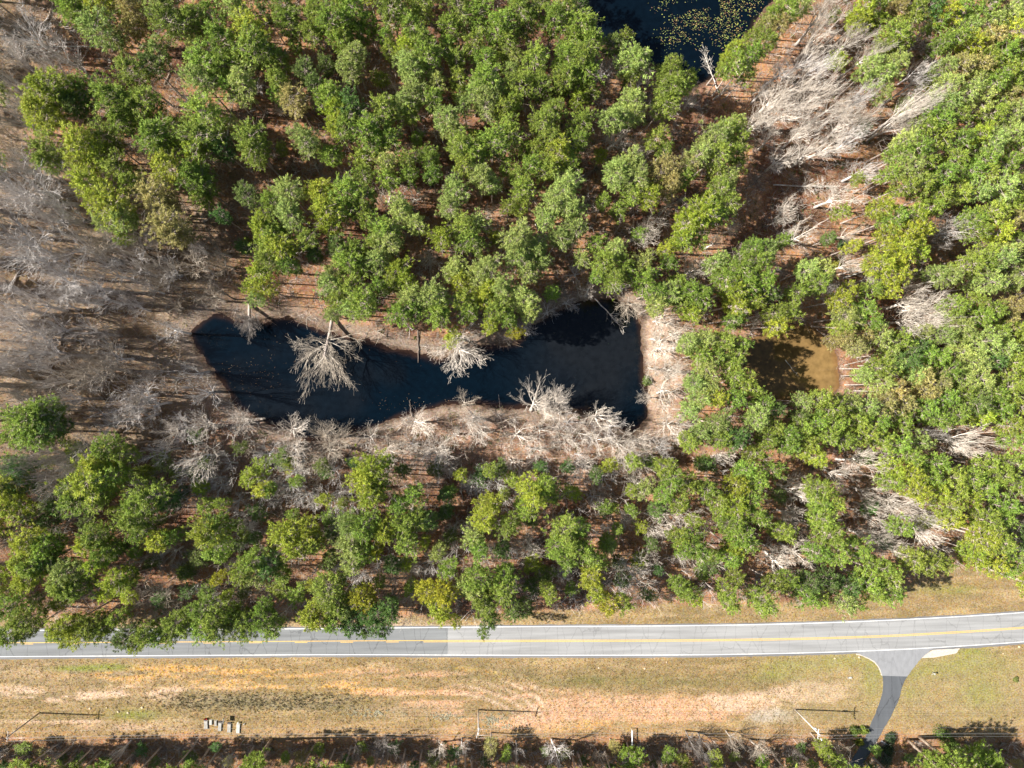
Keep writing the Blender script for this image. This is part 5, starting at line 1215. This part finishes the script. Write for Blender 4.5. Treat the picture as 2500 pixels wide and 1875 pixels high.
# street lamp arm near the top of the right-hand pole
arm = merge([polytube([(0, 0, 11.9), (.5, -.9, 12.4), (.9, -1.6, 12.5)], [.035, .03, .03], 6)])
la = link("lamp_arm", mesh_np("lamp_arm", *arm, M_METAL, True), pC)
link("lamp_head", mesh_np("lamp_head", *box(1.05, -1.85, 12.47, .26, .6, .14, math.radians(30), .04), M_CER), la)
def wire(a, b, sag, r, label, name="power_line"):
    n = 24; D = b - a
    pts = [D * (i / n) - np.array([0, 0, 4 * sag * (i / n) * (1 - i / n)]) for i in range(n + 1)]
    th = link(name, mesh_np(name, *polytube(pts, [r] * (n + 1), 5), M_WIRE, True), None, a); tag(th, label, "wire", "power lines between the utility poles")
offL = np.array([-102.0, 0, 0]); offR = np.array([84.0, -2.0, 0])
seq = [[t + offL for t in poles[0]], poles[0], poles[1], poles[2], [t + offR for t in poles[2]]]
spans = ["off the left edge from the dark pole", "between the dark left pole and the middle pole", "between the middle pole and the right-hand pole", "from the right-hand pole off the right edge"]
wn_ = ["lowest", "second", "third", "topmost peak"]
for i in range(4):
    for j in range(4):
        wire(seq[i][j], seq[i + 1][j], 1.3, .017, "thin power line {}, {} wire".format(spans[i], wn_[j]))
# guy wires with guards
def guy(B, h, foot_uv, label):
    Ft = at(*foot_uv); Ft[2] = gz(Ft[0], Ft[1]); T = np.array([B[0], B[1], B[2] + h])
    d = (T - Ft)
    th = thing("guy_wire", label, "wire", Ft)
    link("cable", mesh_np("cable", *polytube([d * 0, d], [.015, .015], 5), M_WIRE), th)
    e = d / np.linalg.norm(d)
    link("guard", mesh_np("guard", *polytube([e * .1, e * 2.6], [.07, .06], 8), M_CER, True), th)
guy(BA, 11.8, (131, 1771), "white guarded guy wire below right of the dark left pole")
guy(BC, 12.0, (2021, 1806), "thin guy wire with pale guard in shade left of the driveway")

# ------------------------------------------------------------------ graves and sign
M_CONC = simple_mat("weathered_concrete", (.27, .26, .235), .85, .28, 2.2, bump=.3); M_CONC_W = simple_mat("white_concrete", (.40, .39, .35), .8, .2, 2.5, bump=.3); M_GRAN = simple_mat("dark_headstone", (.12, .11, .11), .5, .2, 6)
M_RED = simple_mat("red_flowers", (.55, .06, .05), .7, .3, 8); M_ORANGE = simple_mat("orange_flowers", (.62, .36, .18), .7, .2, 8)
z5 = lambda x, y: (400 + x / 5.53, 1650 + y / 5.53)
def grave(cx, y0, y1, w, mat, label, stone="dark", rz=0.0, hgt=.18):
    A = at(*z5(cx, y0)); Bq = at(*z5(cx, y1)); L_ = abs(A[1] - Bq[1]); W = w / 5.53 * .107
    c = (A + Bq) / 2; c[2] = gz(c[0], c[1]) - .02
    th = thing("grave", label, "grave", c, "graves in a row on the cleared strip", rz)
    link("slab", mesh_np("slab", *merge([box(0, 0, .08, W + .16, L_ + .16, .16, 0, .02), box(0, 0, .16 + hgt / 2, W, L_, hgt, 0, .04)]), mat), th)
    if stone == "dark":
        link("headstone", mesh_np("headstone", *merge([box(0, L_ / 2 + .28, .10, W * .95, .36, .20, 0, .02), box(0, L_ / 2 + .28, .45, W * .8, .2, .5, 0, .05)]), M_GRAN), th)
    elif stone == "flowers":
        link("headstone", mesh_np("headstone", *box(0, L_ / 2 + .28, .3, W * .8, .18, .6, 0, .04), M_GRAN), th)
        rr = np.random.RandomState(3)
        for nm, m_, off in (("flowers", M_RED, .12), ("flowers", M_ORANGE, -.25)):
            P0 = np.zeros((26, 3)) + [off, L_ / 2 + .55, .05]; P1 = P0 + rr.randn(26, 3) * [.16, .12, .1] + [0, 0, .38]
            link(nm, mesh_np(nm, *tubes(P0, P1, [.008] * 26, [.06] * 26, 5), m_), th)
    elif stone == "urn":
        prof = [(.16, 0), (.16, .1), (.08, .2), (.22, .45), (.25, .55), (.2, .58)]
        u_ = polytube([(0, L_ / 2 + .4, .02 + z) for _, z in prof], [r_ for r_, _ in prof], 12)
        link("urn", mesh_np("urn", *u_, mat, True), th)
grave(572, 604, 712, 46, M_CONC, "long grey grave slab with red and orange flowers, leftmost of the row", "flowers", .04)
grave(637, 592, 657, 32, M_CONC_W, "short white grave slab, second from the left and shorter than its neighbours", None, -.02, .22)
grave(703, 603, 670, 30, M_CONC, "short pale grave slab without headstone, left of the striped sign", None, .03, .2)
grave(760, 630, 740, 42, M_CONC, "long grey grave slab with dark headstone, right under the striped sign", "dark", -.06)
grave(886, 645, 757, 44, M_CONC, "long grey grave slab with dark headstone, right of the striped sign", "dark", -.05)
grave(1008, 645, 768, 42, M_CONC_W, "bright white grave slab with a round urn, rightmost of the row", "urn", -.05)
q = at(*z5(1085, 648)); q[2] = gz(q[0], q[1])
th = thing("grave_marker", "tiny white marker stone alone right of the graves", "marker", q)
link("stone", mesh_np("stone", *box(0, 0, .2, .4, .14, .45, .3, .04), M_CONC_W), th)
link("base", mesh_np("base", *box(0, 0, .04, .55, .3, .1, .3, .02), M_CONC), th)
# two-post sign, board facing the poles to the left
a = at(*z5(836, 536)); b = at(*z5(838, 598)); mid = (a + b) / 2; mid[2] = gz(mid[0], mid[1]); hl = abs(a[1] - b[1]) / 2
M_SWHITE = simple_mat("sign_white", (.74, .74, .72), .5, .05, 2); M_SDARK = simple_mat("sign_navy", (.03, .035, .07), .5, .05, 2)
th = thing("sign_board", "white notice board with a dark band on two posts among the graves", "sign", mid)
for s in (-1, 1): link("post", mesh_np("post", *box(0, s * hl, .95, .08, .08, 1.95), M_POLE), th)
bo = link("board", mesh_np("board", *box(-.07, 0, 1.40, .04, hl * 2 + .1, .95, 0, 0), M_SWHITE), th)
link("band", mesh_np("band", *box(-.095, 0, 1.42, .008, hl * 1.6, .34), M_SDARK), bo)

# ------------------------------------------------------------------ tube gate, roadside boxes, stones
g0 = at(1540, 1777); g1 = at(1541, 1816); c = (g0 + g1) / 2; c[2] = gz(c[0], c[1]); hl = abs(g0[1] - g1[1]) / 2
th = thing("metal_gate", "galvanised tube gate standing end-on above the round yellow-green bush", "gate", c)
for s in (-1, 1): link("post", mesh_np("post", *polytube([(0, s * hl, -.3), (0, s * hl, 1.45)], [.08, .08], 8), M_METAL, True), th)
for z_ in (.45, .8, 1.1): link("rail", mesh_np("rail", *polytube([(0, -hl, z_), (0, hl, z_)], [.035, .035], 6), M_METAL, True), th)
link("top_rail", mesh_np("top_rail", *box(0, 0, 1.38, .26, hl * 2 + .1, .07, 0, .01), M_CER), th)
q = at(*z7s(640, 345)); q[2] = gz(q[0], q[1])
th = thing("utility_box", "small white utility box lying low in grass left of the driveway", "box", q, None, .05)
link("lid", mesh_np("lid", *box(0, 0, .27, .95, .5, .06, 0, .01), M_CONC_W), th); link("body", mesh_np("body", *box(0, 0, .1, .85, .42, .28), M_CONC), th)
link("post", mesh_np("post", *box(-.62, .02, .2, .14, .3, .5, 0, .02), M_LOG_B), th)
q = at(*z7s(1385, 300)); q[2] = gz(q[0], q[1])
th = thing("mailbox", "grey mailbox on a white post in the lawn right of the driveway", "mailbox", q, None, .25)
link("post", mesh_np("post", *box(0, 0, .5, .1, .1, 1.1), M_CONC_W), th)
mb = merge([box(0, 0, 1.12, .24, .5, .16), polytube([(0, -.25, 1.2), (0, .25, 1.2)], [.12, .12], 12)])
mo = link("box", mesh_np("box", *mb, M_METAL, False), th); link("door", mesh_np("door", *box(0, -.262, 1.16, .2, .02, .2), M_CONC_W), mo)
link("arm", mesh_np("arm", *box(-.4, 0, .95, .9, .08, .08), M_CONC_W), th)
# low picnic-like grey object in shade by the driveway
q = at(*z7s(945, 930)); q[2] = gz(q[0], q[1])
th = thing("garden_bench", "grey bench in deep shade right of the driveway", "bench", q, None, -.6)
M_BEN = simple_mat("bench_grey_wood", (.42, .42, .45), .7, .2, 4)
link("seat", mesh_np("seat", *box(0, 0, .45, 1.7, .45, .06, 0, .01), M_BEN), th); link("backrest", mesh_np("backrest", *box(0, .24, .75, 1.7, .05, .45, 0, .01), M_BEN), th)
for sx_ in (-.75, .75):
    for sy_ in (-.17, .17): link("leg", mesh_np("leg", *box(sx_, sy_, .2, .07, .07, .46), M_BEN), th)
M_STONE = simple_mat("sandstone", (.46, .36, .24), .9, .25, 5, bump=.5)
def stone(u, v, r, label, seed):
    rr = np.random.RandomState(seed); q = at(u, v); q[2] = gz(q[0], q[1])
    prof = [(.0, -.1), (.9, -.05), (1.0, .2), (.75, .45), (.35, .58), (.0, .6)]
    V, Fq = polytube([(0, 0, z_ * r) for _, z_ in prof], [max(p_, .02) * r for p_, _ in prof], 8)
    V = V * (1 + .25 * (rr.rand(len(V), 1) - .5)) * [1, .8, 1]
    o = link("stone", mesh_np("stone", V, Fq, M_STONE, True), None, q); tag(o, label, "stone", "stones lying on the cleared strip")
for i, (x_, y_, r_, lb) in enumerate([(1440, 430, .22, "small dark pitted stone right of the dark pole's shadow"), (1595, 485, .35, "tan stone below the weedy bank, left of the pair"), (1730, 500, .35, "tan stone below the weedy bank, right of the pair"), (1920, 428, .4, "largest pale stone on the weedy bank at left"), (1215, 440, .35, "pale stone right above the dark pole's crossarm shadow")]):
    stone(x_ / 5.53, 1650 + y_ / 5.53, r_, lb, i)
for i, (x_, y_, r_, lb) in enumerate([(1665, 1015, .3, "yellowish stone on the verge below the pale road, left one"), (1960, 1020, .35, "yellowish stone on the verge below the pale road, right one"), (2100, 978, .22, "small stone close to the road edge below the pale asphalt")]):
    u_, v_ = tl('H', [(x_, y_)])[0]; stone(u_, v_, r_, lb, 20 + i)
stone(*z7s(1120, 160), .25, "pale stone at the corner above the lawn", 30) if False else None
for i, (x_, y_, r_, lb) in enumerate([(510, 175, .3, "yellow stone on the verge far left of the driveway mouth"), (730, 165, .38, "yellow stone nearest the driveway mouth"), (2170, 70, .4, "yellow stone on the verge at the right edge"), (2025, 132, .25, "small yellow stone near the right edge")]):
    stone(*z7s(x_, y_), r_, lb, 40 + i)
